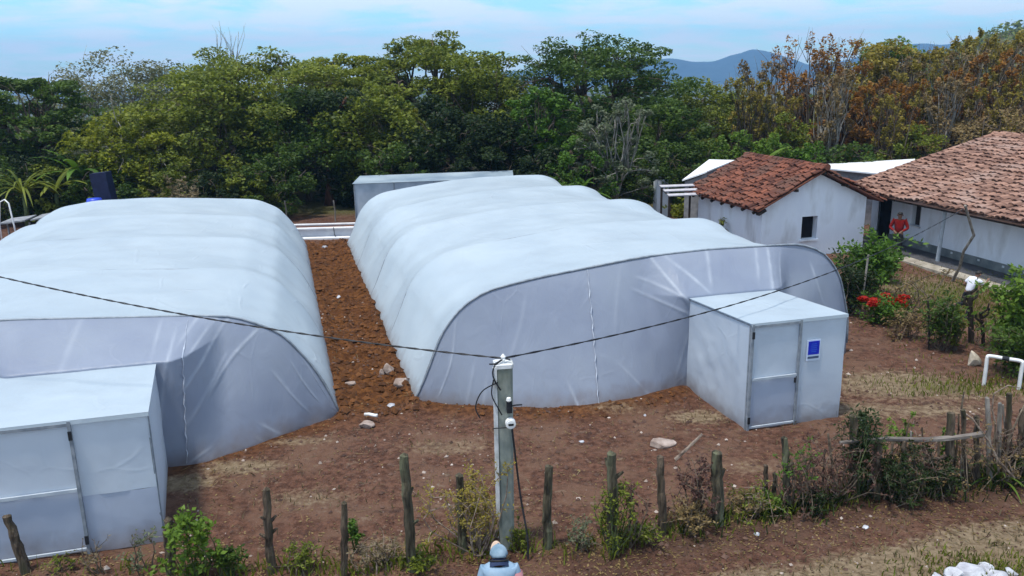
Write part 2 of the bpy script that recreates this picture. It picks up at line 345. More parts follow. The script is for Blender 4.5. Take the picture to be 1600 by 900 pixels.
grs = np.clip(.55*spot(1480, 605, 1.8, .7) + .62*spot(1470, 455, 2.6, 2.0) + .5*spot(1560, 500, 1.5, 1.5) + sst(40, 46, Y) + .6*spot(1560, 890, .9, .35)+.55*np.exp(-((fd)/.45)**2)*sst(-6, 3, X), 0, 1)
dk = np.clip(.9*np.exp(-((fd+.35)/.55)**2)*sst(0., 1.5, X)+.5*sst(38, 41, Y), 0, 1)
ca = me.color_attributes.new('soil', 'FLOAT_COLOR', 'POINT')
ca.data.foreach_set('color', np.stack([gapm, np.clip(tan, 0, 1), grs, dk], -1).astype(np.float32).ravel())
gm = bpy.data.materials.new('red_earth'); gm.use_nodes = True; t = gm.node_tree; b = t.nodes['Principled BSDF']
b.inputs['Roughness'].default_value = .97; b.inputs['Specular IOR Level'].default_value = .1
tc = N(t, 'ShaderNodeTexCoord'); at = N(t, 'ShaderNodeVertexColor', layer_name='soil'); sp = N(t, 'ShaderNodeSeparateColor'); L(t, at.outputs['Color'], sp.inputs[0])
def gn(scale, det=6, rg=.6):
    n = N(t, 'ShaderNodeTexNoise'); n.inputs['Scale'].default_value = scale; n.inputs['Detail'].default_value = det; n.inputs['Roughness'].default_value = rg; L(t, tc.outputs['Object'], n.inputs['Vector']); return n.outputs['Fac']
def gmix(fac, a, c):
    m = N(t, 'ShaderNodeMix', data_type='RGBA')
    if hasattr(fac, 'is_linked') or not isinstance(fac, float): L(t, fac, m.inputs[0])
    else: m.inputs[0].default_value = fac
    for s_, v_ in ((6, a), (7, c)):
        if isinstance(v_, tuple): m.inputs[s_].default_value = (*v_, 1)
        else: L(t, v_, m.inputs[s_])
    return m.outputs[2]
def gr(fac, a, b_):
    m = N(t, 'ShaderNodeMapRange', interpolation_type='SMOOTHSTEP'); L(t, fac, m.inputs[0]); m.inputs[1].default_value = a; m.inputs[2].default_value = b_; return m.outputs[0]
def gmul(a, b_):
    m = N(t, 'ShaderNodeMath', operation='MULTIPLY', use_clamp=True); L(t, a, m.inputs[0])
    if isinstance(b_, float): m.inputs[1].default_value = b_
    else: L(t, b_, m.inputs[1])
    return m.outputs[0]
def gadd(a, b_):
    m = N(t, 'ShaderNodeMath', operation='ADD'); L(t, a, m.inputs[0])
    if isinstance(b_, float): m.inputs[1].default_value = b_
    else: L(t, b_, m.inputs[1])
    return m.outputs[0]
n1 = gn(.9); n2 = gn(7., 7, .7); n3 = gn(38., 4, .7)
c = gmix(gr(n2, .32, .68), (.056, .026, .018), (.165, .082, .055))
c = gmix(gmul(gr(n1, .46, .60), .8), c, (.155, .088, .060))
c = gmix(gmul(gr(gn(2.3, 6, .65), .55, .66), .7), c, (.055, .030, .024))
c = gmix(gmul(gr(gn(3.4, 7, .7), .58, .68), .6), c, (.235, .175, .125))
c = gmix(gmul(gr(n3, .56, .70), .55), c, (.26, .185, .145))
c = gmix(gmul(gr(gn(55., 3), .60, .72), .55), c, (.022, .014, .012))
cg = gmix(gr(n2, .35, .65), (.048, .019, .008), (.165, .066, .021))
cg = gmix(gmul(gr(gn(1.7, 6, .65), .48, .60), .7), cg, (.080, .032, .014))
c = gmix(sp.outputs[0], c, cg)
ct = gmix(gr(n2, .3, .7), (.14, .098, .060), (.29, .22, .145))
tf = gr(gadd(gmul(sp.outputs[1], 1.0), gadd(n2, -.5)), .25, .75)
c = gmix(tf, c, ct)
cgr = gmix(gr(n3, .4, .6), (.045, .050, .018), (.16, .15, .06))
gf = gr(gadd(sp.outputs[2], gadd(n2, -.5)), .35, .8)
c = gmix(gf, c, cgr)
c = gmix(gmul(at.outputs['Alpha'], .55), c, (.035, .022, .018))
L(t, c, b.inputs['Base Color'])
bp = N(t, 'ShaderNodeBump'); bp.inputs['Strength'].default_value = .9; bp.inputs['Distance'].default_value = .05
L(t, gadd(gmul(n3, .6), gadd(n2, gmul(gn(110., 3), .25))), bp.inputs['Height']); L(t, bp.outputs[0], b.inputs['Normal'])
me.materials.append(gm)
ground = link('ground', me); tag(ground, 'reddish brown bare earth with stones and dry grass patches', 'ground', kind='structure')

# far hills
def hill(name, pts, Yd, depth, mat, label, base=-40, amp=1.):
    """ridge line given as photo points at distance Yd, built as a real hill with depth"""
    W = np.array([AT(px, py, Yd) for px, py in pts]); xs = np.linspace(W[0, 0], W[-1, 0], 160); zt = np.interp(xs, W[:, 0], W[:, 2])
    zt = zt + amp*.02*Yd*.12*fbm(xs*14/Yd*3, xs*0+Yd, 4)
    rows = []
    for s in np.linspace(-1, 1, 33):
        f = 1-abs(s)**1.3
        zz = base + (zt-base)*f + amp*.02*Yd*.35*fbm(xs*20/Yd+9, xs*0+s*4, 4)*(1-f)*f*4
        rows.append(np.stack([xs, np.full_like(xs, Yd)+s*depth, zz], -1))
    mb = MB(); mb.grid(rows)
    return tag(mb.build(name, mat, smooth=True), label, 'hill', kind='structure')
HILLB = nmat('far_forest', (.020, .045, .055), (.040, .070, .085), scale=.05, rough=1., bump=.0)  # bluer than foliage: some distance haze is put into this base colour
HILLG = nmat('near_hill_scrub', (.045, .055, .020), (.17, .15, .06), scale=.12, rough=1., c3=(.05, .07, .025), s3=.08)
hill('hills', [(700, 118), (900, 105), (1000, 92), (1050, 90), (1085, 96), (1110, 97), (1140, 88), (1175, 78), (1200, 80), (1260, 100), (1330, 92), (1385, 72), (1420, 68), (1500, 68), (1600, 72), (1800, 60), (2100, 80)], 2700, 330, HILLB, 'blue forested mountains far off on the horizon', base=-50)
hill('hills', [(1290, 150), (1380, 125), (1440, 98), (1500, 74), (1535, 58), (1580, 46), (1640, 36), (1760, 22), (1900, 30), (2100, 60)], 330, 90, HILLG, 'scrubby green hill rising at the right edge', base=-22)

# haze
hb = MB(); x0, x1, y0, y1, z0, z1 = -3300, 3300, -75, 3300, -75, 150
hb.hexa([(x0, y0, z0), (x1, y0, z0), (x1, y1, z0), (x0, y1, z0), (x0, y0, z1), (x1, y0, z1), (x1, y1, z1), (x0, y1, z1)])
hm = bpy.data.materials.new('haze_air'); hm.use_nodes = True; ht = hm.node_tree; ht.nodes.clear()
ho = N(ht, 'ShaderNodeOutputMaterial'); hv = N(ht, 'ShaderNodeVolumePrincipled'); hv.inputs['Color'].default_value = (.30, .58, 1., 1); hv.inputs['Density'].default_value = .00032; hv.inputs['Anisotropy'].default_value = .2
L(ht, hv.outputs[0], ho.inputs['Volume'])
haze = hb.build('haze', hm); tag(haze, 'thin bluish haze over the valley', 'haze', kind='stuff'); haze.display_type = 'WIRE'

# ------------------------------------------------------------------ greenhouses
def catmull(P, n):
    P = np.array(P, float); d = np.r_[0, np.cumsum(np.linalg.norm(np.diff(P, axis=0), axis=1))]
    # smooth by dense linear + gaussian-ish averaging, kept at the ends
    s = np.linspace(0, d[-1], 400); Q = np.stack([np.interp(s, d, P[:, i]) for i in range(2)], -1)
    for _ in range(60):
        Q[1:-1] = .25*Q[:-2]+.5*Q[1:-1]+.25*Q[2:]
    k = np.linspace(0, 399, n); return np.stack([np.interp(k, np.arange(400), Q[:, i]) for i in range(2)], -1)
PR2 = [(0, 0), (.31, .62), (.70, 1.58), (1.15, 2.12), (1.73, 2.43), (2.9, 2.62), (5.35, 2.90), (7.0, 2.96), (9.5, 2.92), (10.2, 2.66), (10.7, 2.05), (11.05, .85), (11.06, 0)]
PR1 = [(0, 0), (.15, .45), (.49, 1.18), (1.07, 1.96), (1.9, 2.38), (2.74, 2.47), (3.9, 2.55), (6, 2.70), (8, 2.70), (9.4, 2.5), (10.3, 2.0), (10.95, .9), (11.0, 0)]
NP = 400
def greenhouse(O, prof, side, backw, backh, porch, label, seam, bulge, wr, cr_fn, sk=0.):
    """side=+1: the open edge by the gap is at local x=0 and the tunnel extends to +x; -1 mirrored"""
    root = empty('greenhouse', (O[0], O[1], 0), GA, label, 'greenhouse', 'white plastic tunnel greenhouses')
    P = catmull(prof, NP); W = prof[-1][0]
    def sc(v):
        f = np.clip(v/GLEN, 0, 1); return 1-(1-backw)*f, 1-(1-backh)*f
    # cover with sagging bays
    nb, per = 4, 22; rows = []
    nrm = np.gradient(P, axis=0); nrm = np.stack([nrm[:, 1], -nrm[:, 0]], -1); nrm /= np.linalg.norm(nrm, axis=1)[:, None]   # points into the tunnel
    hgt = P[:, 1]/P[:, 1].max()
    edge = np.minimum(P[:, 0], W-P[:, 0]); shoulder = np.exp(-((edge-1.5)/1.3)**2)*sst(.0, .5, hgt)
    amt = sst(0.02, .5, hgt)*(.10+.27*shoulder)
    for i in range(nb*per+1):
        v = GLEN*i/(nb*per); fr = (i % per)/per; s = math.sin(math.pi*fr)**.75
        sw, sh = sc(v)
        a = amt*s*(.85+.3*vn(v*.1+5, 3.))
        q = P + nrm*a[:, None]
        wrk = .035*fbm(P[:, 0]*.9+v*.35, P[:, 0]*0+v*1.3, 3)*sst(.05, .3, hgt)
        # tension folds running down the sides
        fold = .022*np.sin(v*5.1+2.0*vn(v*.7, 1.)+1.2*hgt)*np.exp(-((hgt-.55)/.3)**2)*(edge < 2.2)*s
        q = q + nrm*(wrk+fold)[:, None]
        rows.append(np.stack([side*q[:, 0]*sw, np.full(NP, v), np.maximum(q[:, 1]*sh, -.05)-.03*(hgt < .02)], -1))
    mb = MB(); mb.grid(rows); mb.build('cover', FILM, root, smooth=True)
    # steel hoops
    for k in range(5):
        v = GLEN*k/4; sw, sh = sc(v); mb = MB()
        r = .024 if k == 0 else .026; off = -.03 if k == 0 else 0.
        mb.tube([(side*(p[0] + (0.01 if k == 0 else 0))*sw, v+off, p[1]*sh-(.0 if k == 0 else .035)) for p in P[::8]], r, 6)
        mb.build('hoop', PIPEM, root, smooth=True)
    # end film: falls from the hoop outwards to the ground, and over the porch
    pu0, pu1, pb, pz, pf = porch          # porch from pu0 to pu1 (along the front), starts pb in front, roof height pz, front pf
    us = P[:, 0]; zt = P[:, 1]; nt_ = 130; A = np.zeros((nt_, NP, 3))
    bu = np.array([b_[0] for b_ in bulge]); bv = np.array([b_[1] for b_ in bulge])
    base = np.interp(us, bu, bv)
    for _ in range(40): base[1:-1] = .25*base[:-2]+.5*base[1:-1]+.25*base[2:]
    inp = sst(pu0-.9, pu0-.02, us)*sst(pu1+.9, pu1+.02, us)
    for j in range(nt_):
        f = j/(nt_-1)           # 0 at the hoop, 1 at the ground
        z = zt*(1-f)
        straight = base*f**.9
        drop = np.clip((zt-z)/np.maximum(zt-pz, .05), 0, 1)
        over = pb*drop**.85
        y = straight*(1-inp)+over*inp
        lz = z/np.maximum(zt, .01)
        y = y + wr(us, lz)*np.sin(np.pi*np.clip(f, 0, 1))**.6
        A[j] = np.stack([side*us, -y-.012, z-.02*(f == 1)], -1)
    mb = MB(); mb.grid(A); ef = mb.build('end_film', FILM_SHADE, root, smooth=True)
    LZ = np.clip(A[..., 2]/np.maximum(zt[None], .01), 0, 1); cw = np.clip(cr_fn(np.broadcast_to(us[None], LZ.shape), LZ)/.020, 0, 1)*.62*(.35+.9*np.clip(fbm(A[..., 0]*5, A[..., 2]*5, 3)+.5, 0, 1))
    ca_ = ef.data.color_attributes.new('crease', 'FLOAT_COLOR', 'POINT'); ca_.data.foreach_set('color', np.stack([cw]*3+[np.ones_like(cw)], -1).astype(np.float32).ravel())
    # far end
    mb = MB(); sw, sh = sc(GLEN)
    mb.grid(np.stack([np.stack([side*us*sw, np.full(NP, GLEN+.02), zt*sh*(1-f)], -1) for f in np.linspace(0, 1, 6)])); mb.build('rear_film', FILM, root, smooth=True)
    # seam tape on the end film
    (u0, z0_), (u1_, z1_) = seam; n = 26; pts = []
    rg = random.Random(4)
    for k in range(n):
        f = k/(n-1); uu = u0+(u1_-u0)*f + .012*math.sin(k*2.1); zz = z0_+(z1_-z0_)*f
        i = int(np.argmin(abs(us-uu))); ztop = zt[i]; ff = np.clip(1-zz/ztop, 0, 1)
        j = ff*(nt_-1); j0 = int(min(j, nt_-2)); yy = A[j0, i, 1]+(A[j0+1, i, 1]-A[j0, i, 1])*(j-j0)
        hw = .011*(.2+rg.random()*1.2); pts.append([(side*(uu-hw), yy-.02, zz), (side*uu, yy-.045-.02*rg.random(), zz), (side*(uu+hw), yy-.02, zz)])
    mb = MB(); mb.grid(np.array(pts)); mb.build('seam_tape', TAPE, root)
    # entrance porch: box of film on a pipe frame
    porch_o = MB(); xa, xb = side*pu0, side*pu1; zf, zb = pz+.10, pz-.06
    yb, yf = -(pb-.25), -pf; xka, xkb = xa+side*sk, xb+side*sk
    def sheet(a, b_, c_, d_, nx=36, ny=30, amp=.035, seed=0, ax=1):
        a, b_, c_, d_ = map(np.array, (a, b_, c_, d_)); o_ = np.zeros((ny+1, nx+1, 3))
        for i in range(ny+1):
            for k in range(nx+1):
                s_, q_ = k/nx, i/ny
                p = (a*(1-s_)+b_*s_)*(1-q_)+(d_*(1-s_)+c_*s_)*q_
                p = p.copy(); p[ax] += amp*fbm(s_*3+seed, q_*3+seed*2, 3)*math.sin(math.pi*s_)*math.sin(math.pi*q_)*2 + amp*.14*math.sin((s_*1.3+q_)*21+seed)*math.sin(math.pi*s_)*math.sin(math.pi*q_)*(.5+vn(s_*4, q_*4))
                o_[i, k] = p
        return o_
    e = .0
    porch_o.grid(sheet((xka, yb, -.04), (xa, yf, -.04), (xa, yf, zf), (xka, yb, zb), seed=1, ax=0))
    side_o = MB(); side_o.grid(sheet((xkb, yb, -.04), (xb, yf, -.04), (xb, yf, zf), (xkb, yb, zb), seed=2, ax=0))
    po = porch_o.build('porch', FILMP, root, smooth=True); side_o.build('side_film', FILMP, po, smooth=True)
    mb = MB(); mb.grid(sheet((xka-side*.03, yb, zb+.015), (xa-side*.03, yf-.04, zf+.015), (xb+side*.03, yf-.04, zf+.015), (xkb+side*.03, yb, zb+.015), seed=3, ax=2, amp=.035))
    mb.add([(xa-side*.03, yf-.04, zf+.012), (xb+side*.03, yf-.04, zf+.012), (xb+side*.03, yf-.045, zf-.05), (xa-side*.03, yf-.045, zf-.05)], [(0, 1, 2, 3)])
    mb.build('porch_roof', FILM, po, smooth=False)
    return root, po, (xa, xb, yb, yf, zb, zf, side*sk), side
def bar(mb, a, b_, w_=.045, d_=.045):
    a = Vector(a); b_ = Vector(b_); m = (a+b_)/2; v = b_-a
    if abs(v.z) > max(abs(v.x), abs(v.y)): mb.box(m, (w_, d_, v.length))
    elif abs(v.x) > abs(v.y): mb.box(m, (v.length, d_, w_), ry=-math.atan2(v.z, v.x))
    else: mb.box(m, (w_, v.length, d_), rx=math.atan2(v.z, v.y))
RAIL = nmat('pale_rail', (.36, .41, .48), (.46, .51, .56), rough=.5)
def porch_front(po, dims, door0, door1, rail, panels):
    xa, xb, yb, yf, zb, zf, kx = dims
    for (p0, p1, z0_, z1_, m, nm) in panels:
        mb = MB(); A = []
        for i in range(9):
            A.append([(p0+(p1-p0)*k/10, yf+.02*fbm(k*.5+p0, i*.5, 3)+ (.004 if m is FILMG else .008), z0_+(z1_-z0_)*i/8) for k in range(11)])
        mb.grid(A); mb.build(nm, m, po, smooth=True)
    mb = MB(); y = yf-.03
    bar(mb, (door0, y, -.03), (door0, y, zf)); bar(mb, (door1, y, -.03), (door1, y, zf))
    bar(mb, (door0+.025, y, zf-.05), (door1-.025, y, zf-.05), .05, .04)
    mb.build('door_frame', PIPEM, po)
    for zz in (.22, zf-.22): MB().box((door0, y-.03, zz), (.05, .02, .14)).build('hinge', BLACK, po)
    MB().box((door1-math.copysign(.07, door1-door0), y-.03, rail-.10), (.03, .03, .10)).build('latch', BLACK, po)
    mb = MB(); y2 = yf-.028; lo, hi = min(door0, door1), max(door0, door1)
    bar(mb, (lo+.025, y2, rail), (hi-.025, y2, rail), .05, .035); mb.build('door_rail', RAIL, po); mb = MB(); bar(mb, (lo+.025, y2, .06), (hi-.025, y2, .06), .035, .035)
    mb.build('door_rail', RAIL, po)
    for xx in (xa, xb):
        mb = MB()
        bar(mb, (xx, yf+.03, -.03), (xx, yf+.03, zf-.03), .035, .035); bar(mb, (xx+kx, yb, -.03), (xx+kx, yb, zb-.03), .035, .035)
        mb.tube([(xx+kx, yb, zb-.03), (xx, yf, zf-.03)], .018, 6)
        mb.build('porch_frame', PIPEM, po)

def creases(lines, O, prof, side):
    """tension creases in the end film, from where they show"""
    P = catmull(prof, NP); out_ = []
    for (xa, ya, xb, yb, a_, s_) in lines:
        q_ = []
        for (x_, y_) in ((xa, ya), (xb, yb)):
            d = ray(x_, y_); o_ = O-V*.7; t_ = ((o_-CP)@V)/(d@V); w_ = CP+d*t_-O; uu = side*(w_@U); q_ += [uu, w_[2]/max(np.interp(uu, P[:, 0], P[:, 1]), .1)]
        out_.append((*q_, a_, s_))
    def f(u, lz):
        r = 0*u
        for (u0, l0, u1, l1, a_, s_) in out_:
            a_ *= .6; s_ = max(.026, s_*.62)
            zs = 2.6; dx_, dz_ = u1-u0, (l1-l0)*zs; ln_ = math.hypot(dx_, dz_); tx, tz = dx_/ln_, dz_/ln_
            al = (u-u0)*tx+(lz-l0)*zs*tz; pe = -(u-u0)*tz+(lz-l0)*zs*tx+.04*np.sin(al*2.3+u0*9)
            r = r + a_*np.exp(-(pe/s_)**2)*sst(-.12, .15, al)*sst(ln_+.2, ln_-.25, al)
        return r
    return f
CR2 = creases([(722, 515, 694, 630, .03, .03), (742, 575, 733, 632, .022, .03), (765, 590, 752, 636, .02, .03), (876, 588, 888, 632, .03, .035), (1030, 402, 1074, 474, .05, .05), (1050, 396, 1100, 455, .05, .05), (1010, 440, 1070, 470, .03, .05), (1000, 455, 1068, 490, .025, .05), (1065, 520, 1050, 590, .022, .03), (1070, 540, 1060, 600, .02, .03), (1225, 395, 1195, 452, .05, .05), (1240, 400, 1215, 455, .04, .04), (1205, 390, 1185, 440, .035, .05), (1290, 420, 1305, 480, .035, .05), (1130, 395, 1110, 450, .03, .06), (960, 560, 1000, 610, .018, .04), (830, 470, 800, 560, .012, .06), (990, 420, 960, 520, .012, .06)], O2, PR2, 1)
def wr2(u, lz): return wr2b(u, lz)+CR2(u, lz)
def wr2b(u, lz):
    r = .016*np.exp(-((u-5.6)/.7)**2)*np.sin(u*8+lz*11)*np.exp(-((lz-.75)/.25)**2)
    r = r + .010*np.exp(-((u-5.4)/.5)**2)*np.sin((u+lz)*16)*np.exp(-((lz-.45)/.4)**2)
    r = r + .018*np.sin(u*7.3+lz*1.5)*np.exp(-((u-.9)/.8)**2)*(1-lz) + .05*fbm(u*.7, lz*1.4+7, 3)
    return r + .03*np.exp(-((u-9.0)/1.2)**2)*np.sin(u*4-lz*9)
g2, p2, d2, _ = greenhouse(O2, PR2, 1, .925, .90, (6.17, 8.29, .90, 2.12, 3.47),
    'right plastic tunnel greenhouse with a blue sign on its entrance porch', ((4.05, 2.72), (3.80, .04)),
    [(0, 0), (1.2, .69), (2.4, 1.26), (3.8, 1.48), (5.0, 1.25), (6.1, .97), (8.4, .9), (9.6, .75), (10.6, .4), (11.06, 0)], wr2, CR2)
zf2 = d2[5]
porch_front(p2, d2, 6.19, 7.25, 1.07, [(6.19, 7.25, 1.07, zf2-.03, FILMP, 'door_panel'), (6.19, 7.25, .0, 1.07, FILMG, 'door_panel'), (7.25, 8.32, -.03, zf2-.03, FILMP, 'front_panel')])
mb = MB(); yy = d2[3]-.03
mb.box((7.58, yy+.006, 1.55), (.31, .010, .44), mi=0)
mb.box((7.58, yy-.002, 1.60), (.25, .008, .28), mi=1)
for k, (zz, ww_) in enumerate([(1.68, .12), (1.64, .15), (1.60, .13), (1.56, .15), (1.52, .11)]): mb.box((7.58, yy-.007, zz), (ww_, .004, .022), mi=3)
mb.box((7.58, yy-.002, 1.40), (.25, .008, .045), mi=2)
tag(mb.build('sign', [SIGNW, SIGNB, SIGND, SIGNL], p2), 'white sheet with a blue square and a dark strip')
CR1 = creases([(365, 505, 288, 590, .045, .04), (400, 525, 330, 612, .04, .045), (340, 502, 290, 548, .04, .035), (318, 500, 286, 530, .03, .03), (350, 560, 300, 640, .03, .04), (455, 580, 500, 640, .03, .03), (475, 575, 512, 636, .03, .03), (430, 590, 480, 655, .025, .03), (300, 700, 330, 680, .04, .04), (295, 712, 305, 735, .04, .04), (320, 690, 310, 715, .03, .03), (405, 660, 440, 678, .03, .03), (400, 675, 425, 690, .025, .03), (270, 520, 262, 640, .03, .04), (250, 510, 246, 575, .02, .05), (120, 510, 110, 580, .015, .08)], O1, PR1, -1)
def wr1(u, lz): return wr1b(u, lz)+CR1(u, lz)
def wr1b(u, lz):
    r = .018*np.exp(-((u-2.5)/.8)**2)*np.sin((u*1.0-lz*1.2)*9)*np.exp(-((lz-.75)/.3)**2)
    r = r + .012*np.exp(-((u-3.0)/.5)**2)*np.sin(u*14+lz*3)*np.exp(-((lz-.8)/.3)**2)
    r = r + .03*np.sin(u*9)*np.exp(-((u-.8)/.5)**2)*(1-lz)**.5 + .05*fbm(u*.7+5, lz*1.4, 3)
    return r
g1, p1, d1, _ = greenhouse(O1, PR1, -1, .97, .93, (3.05, 5.62, 1.5, 2.06, 4.22),
    'left plastic tunnel greenhouse cut off by the picture edge', ((2.80, 2.44), (2.95, .04)),
    [(0, 0), (.85, .43), (1.73, 1.0), (2.6, 1.5), (3.3, 1.79), (5.2, 1.8), (7.5, 1.4), (10, .4), (11.0, 0)], wr1, CR1, .27)
zf1 = d1[5]
porch_front(p1, d1, -4.12, -5.56, 1.05, [(-4.12, -5.62, 1.05, zf1-.03, FILMP, 'door_panel'), (-4.12, -5.62, .0, 1.05, FILMG, 'door_panel'),
    (-3.05, -4.12, .92, zf1-.03, FILMP, 'front_panel'), (-3.05, -4.12, -.03, .92, FILMG, 'front_panel')])

# plastic covered shed behind the right tunnel
a = AT(552, 276, 39.3); b_ = AT(800, 267, 39.9); zz0, zz1 = a[2], b_[2]
shed = empty('plastic_shed', ((a[0]+b_[0])/2, 39.6, 0), math.atan2(b_[1]-a[1], b_[0]-a[0]), 'low plastic covered shed behind the right greenhouse', 'shed')
hw = (b_[0]-a[0])/2; mb = MB(); D = 2.2
vs = [(-hw, 0, 0), (hw, 0, 0), (hw+.15, D, 0), (-hw+.15, D, 0), (-hw, 0, zz0-.35), (hw, 0, zz1-.35), (hw+.15, D, zz1-.38), (-hw+.15, D, zz0-.38)]
mb.add(vs, [(0, 1, 5, 4), (1, 2, 6, 5), (2, 3, 7, 6), (3, 0, 4, 7)]); mb.build('wall_film', nmat('dull_film', (.34, .40, .48), (.50, .56, .63), scale=1.5, rough=.4, trans=.2), shed)
mb = MB(); ev = .08; A = []
for j in range(5):
    f = j/4; A.append([(-hw-ev+(2*hw+2*ev)*k/24+.15*f, -ev+(D+2*ev)*f, (zz0-.33)*(1-k/24)+(zz1-.33)*k/24 + .10*f - .06*math.sin(math.pi*((k % 6)/6))*math.sin(math.pi*f)) for k in range(25)])
mb.grid(A); mb.build('roof_film', nmat('dull_roof_film', (.26, .34, .42), (.46, .54, .60), scale=.6, rough=.4, trans=.2), shed, smooth=True)
for k in range(5):
    xx = -hw+2*hw*k/4; MB().tube([(xx, -.04, 0), (xx, -.04, zz0+(zz1-zz0)*k/4-.36)], .025, 6).build('frame_post', PIPEM, shed)

# low white lined bed at the far end of the earth path
pa = AT(440, 365, 36.6); pb_ = AT(575, 362, 36.4)
bed = empty('raised_bed', (-9.0, 36.5, 0), GA*.2, 'low white walled bed closing the far end of the earth path', 'raised bed')
mb = MB(); mb.box((.4, .25, .20), (5.2, .12, .46)); mb.box((.4, 1.25, .20), (5.2, .12, .46)); mb.build('wall', nmat('dull_white', (.42, .45, .52), (.52, .55, .60), scale=2, rough=.7), bed)
mb = MB(); mb.box((.4, .20, .45), (5.3, .26, .05)); mb.box((.4, 1.25, .45), (5.3, .2, .05)); mb.build('cap', TIN, bed)
mb = MB(); mb.box((.4, -.02, .03), (5.3, .40, .10)); mb.build('apron', TIN, bed)
mb = MB(); mb.box((.4, .75, .2), (5.0, .86, .36)); mb.build('soil', nmat('bed_soil', (.10, .04, .02), (.2, .09, .05), scale=6, bump=.6), bed)
mb = MB(); mb.tube([(1.1, .06, .5), (1.12, .03, .2), (1.2, .0, .02)], .018, 5); mb.build('hose', BLACK, bed)
# ------------------------------------------------------------------ houses
def tile_roof(name, P0, eu, ev, w_, l_, mat, parent, tw=.19, tl=.37, seed=1):
    """P0 lower corner, eu along the eave, ev up the slope (unit vectors)"""
    rg = random.Random(seed); P0 = Vector(P0); eu = Vector(eu); ev = Vector(ev); nn = eu.cross(ev).normalized()
    if nn.z < 0: nn = -nn
    mb = MB(); nc = int(w_/tw); nr = int(l_/(tl*.78))
    up = nn
    # bed
    q = [P0, P0+eu*w_, P0+eu*w_+ev*l_, P0+ev*l_]
    mb.hexa([p-up*.05 for p in q]+[p+up*.0 for p in q])
    for r in range(nr):
        for c in range(nc):
            wob = .06*math.sin(r*1.1+c*.23)+.05*math.sin(c*.9+r*.3)+rg.uniform(-.04, .04)
            o_ = P0+eu*((c+.5)*tw+wob*.6)+ev*(r*l_/nr-.05+rg.uniform(-.07, .07))+up*(.012+rg.uniform(0, .035)+.07*(.5+vn(c*.25, r*.32)))
            a0, a1 = tw*.56, tw*.44; yaw = rg.uniform(-.13, .13); lift = .035+rg.uniform(-.01, .03)
            vs = []
            for j, (ra, yy, lf) in enumerate(((a0, 0., lift), (a1, tl, 0.))):
                for k in range(6):
                    q_ = math.pi*k/5; vs.append(o_+eu*(math.cos(q_)*ra+yaw*yy)+ev*yy+up*(math.sin(q_)*ra*.62+lf))
            vs += [p-up*.028 for p in vs[:6]]
            mb.add(vs, [(k, k+1, 7+k, 6+k) for k in range(5)]+[(k+1, k, 12+k, 13+k) for k in range(5)])
    return mb.build(name, mat, parent)
# small house
HA = np.array([9.44, 30.9, 0]); HW, HL = 4.55, 5.0
sh = empty('small_house', (HA[0], HA[1], 0), GA, 'small whitewashed house with a red clay tile roof and gable window', 'house', 'whitewashed tile roofed houses')
EL, ER, AP = 1.98, 2.12, 3.14
wx0, wx1, wz0, wz1 = 1.74, 2.42, .64, 1.52
mb = MB(); tk = .28
def quad(a, b_, c_, d_, mi=0): mb.add([a, b_, c_, d_], [(0, 1, 2, 3)], mi)
# gable wall with a window hole
ap = (2.35, 0, AP)
def gz(x): return EL+(AP-EL)*x/2.35 if x < 2.35 else AP-(AP-ER)*(x-2.35)/(HW-2.35)
quad((0, 0, -.2), (wx0, 0, -.2), (wx0, 0, gz(wx0)), (0, 0, EL)); quad((wx0, 0, -.2), (wx1, 0, -.2), (wx1, 0, wz0), (wx0, 0, wz0))
mb.add([(wx0, 0, wz1), (wx1, 0, wz1), (wx1, 0, gz(wx1)), (2.35, 0, AP), (wx0, 0, gz(wx0))], [(0, 1, 2, 3, 4)])
quad((wx1, 0, -.2), (HW, 0, -.2), (HW, 0, ER), (wx1, 0, gz(wx1)))
for (a_, b2) in (((wx0, wz0), (wx1, wz0)), ((wx1, wz0), (wx1, wz1)), ((wx1, wz1), (wx0, wz1)), ((wx0, wz1), (wx0, wz0))):
    quad((a_[0], 0, a_[1]), (b2[0], 0, b2[1]), (b2[0], tk, b2[1]), (a_[0], tk, a_[1]))
quad((0, HL, -.2), (0, 0, -.2), (0, 0, EL), (0, HL, EL)); quad((HW, 0, -.2), (HW, HL, -.2), (HW, HL, ER), (HW, 0, ER))
mb.add([(HW, HL, -.2), (0, HL, -.2), (0, HL, EL), (2.35, HL, AP), (HW, HL, ER)], [(0, 1, 2, 3, 4)])
mb.build('wall', PLAST, sh)
mb = MB(); mb.box(((wx0+wx1)/2, tk+.02, (wz0+wz1)/2), (wx1-wx0, .03, wz1-wz0), mi=0); mb.box((wx0+.03, tk-.03, (wz0+wz1)/2), (.05, .05, wz1-wz0), mi=1); mb.box(((wx0+wx1)/2, tk-.03, wz1-.03), (wx1-wx0-.1, .05, .05), mi=1)
wn = mb.build('window', [DARKIN, WOODD], sh)
mb = MB(); mb.box(((wx0+wx1)/2, -.03, wz0-.04), (wx1-wx0+.12, .1, .06)); mb.build('sill', PLAST, wn)
rd = AP+.20; sl_ = math.atan2(rd-EL+.05, 2.45+.35)
ovl, ovf = .42, .38
rp = tile_roof('roof', (-ovl, -ovf, EL-.06), (0, 1, 0), (math.cos(sl_), 0, math.sin(sl_)), HL+ovf+.5, (2.42+ovl)/math.cos(sl_), TILE, sh, seed=3)
sr = math.atan2(rd-ER+.02, HW-2.35+.45)
tile_roof('roof', (HW+.5, -ovf, ER-.12), (0, 1, 0), (-math.cos(sr), 0, math.sin(sr)), HL+ovf+.5, (HW+.5-2.42)/math.cos(sr)-.02, TILE, sh, seed=4)
mb = MB(); rg = random.Random(2)
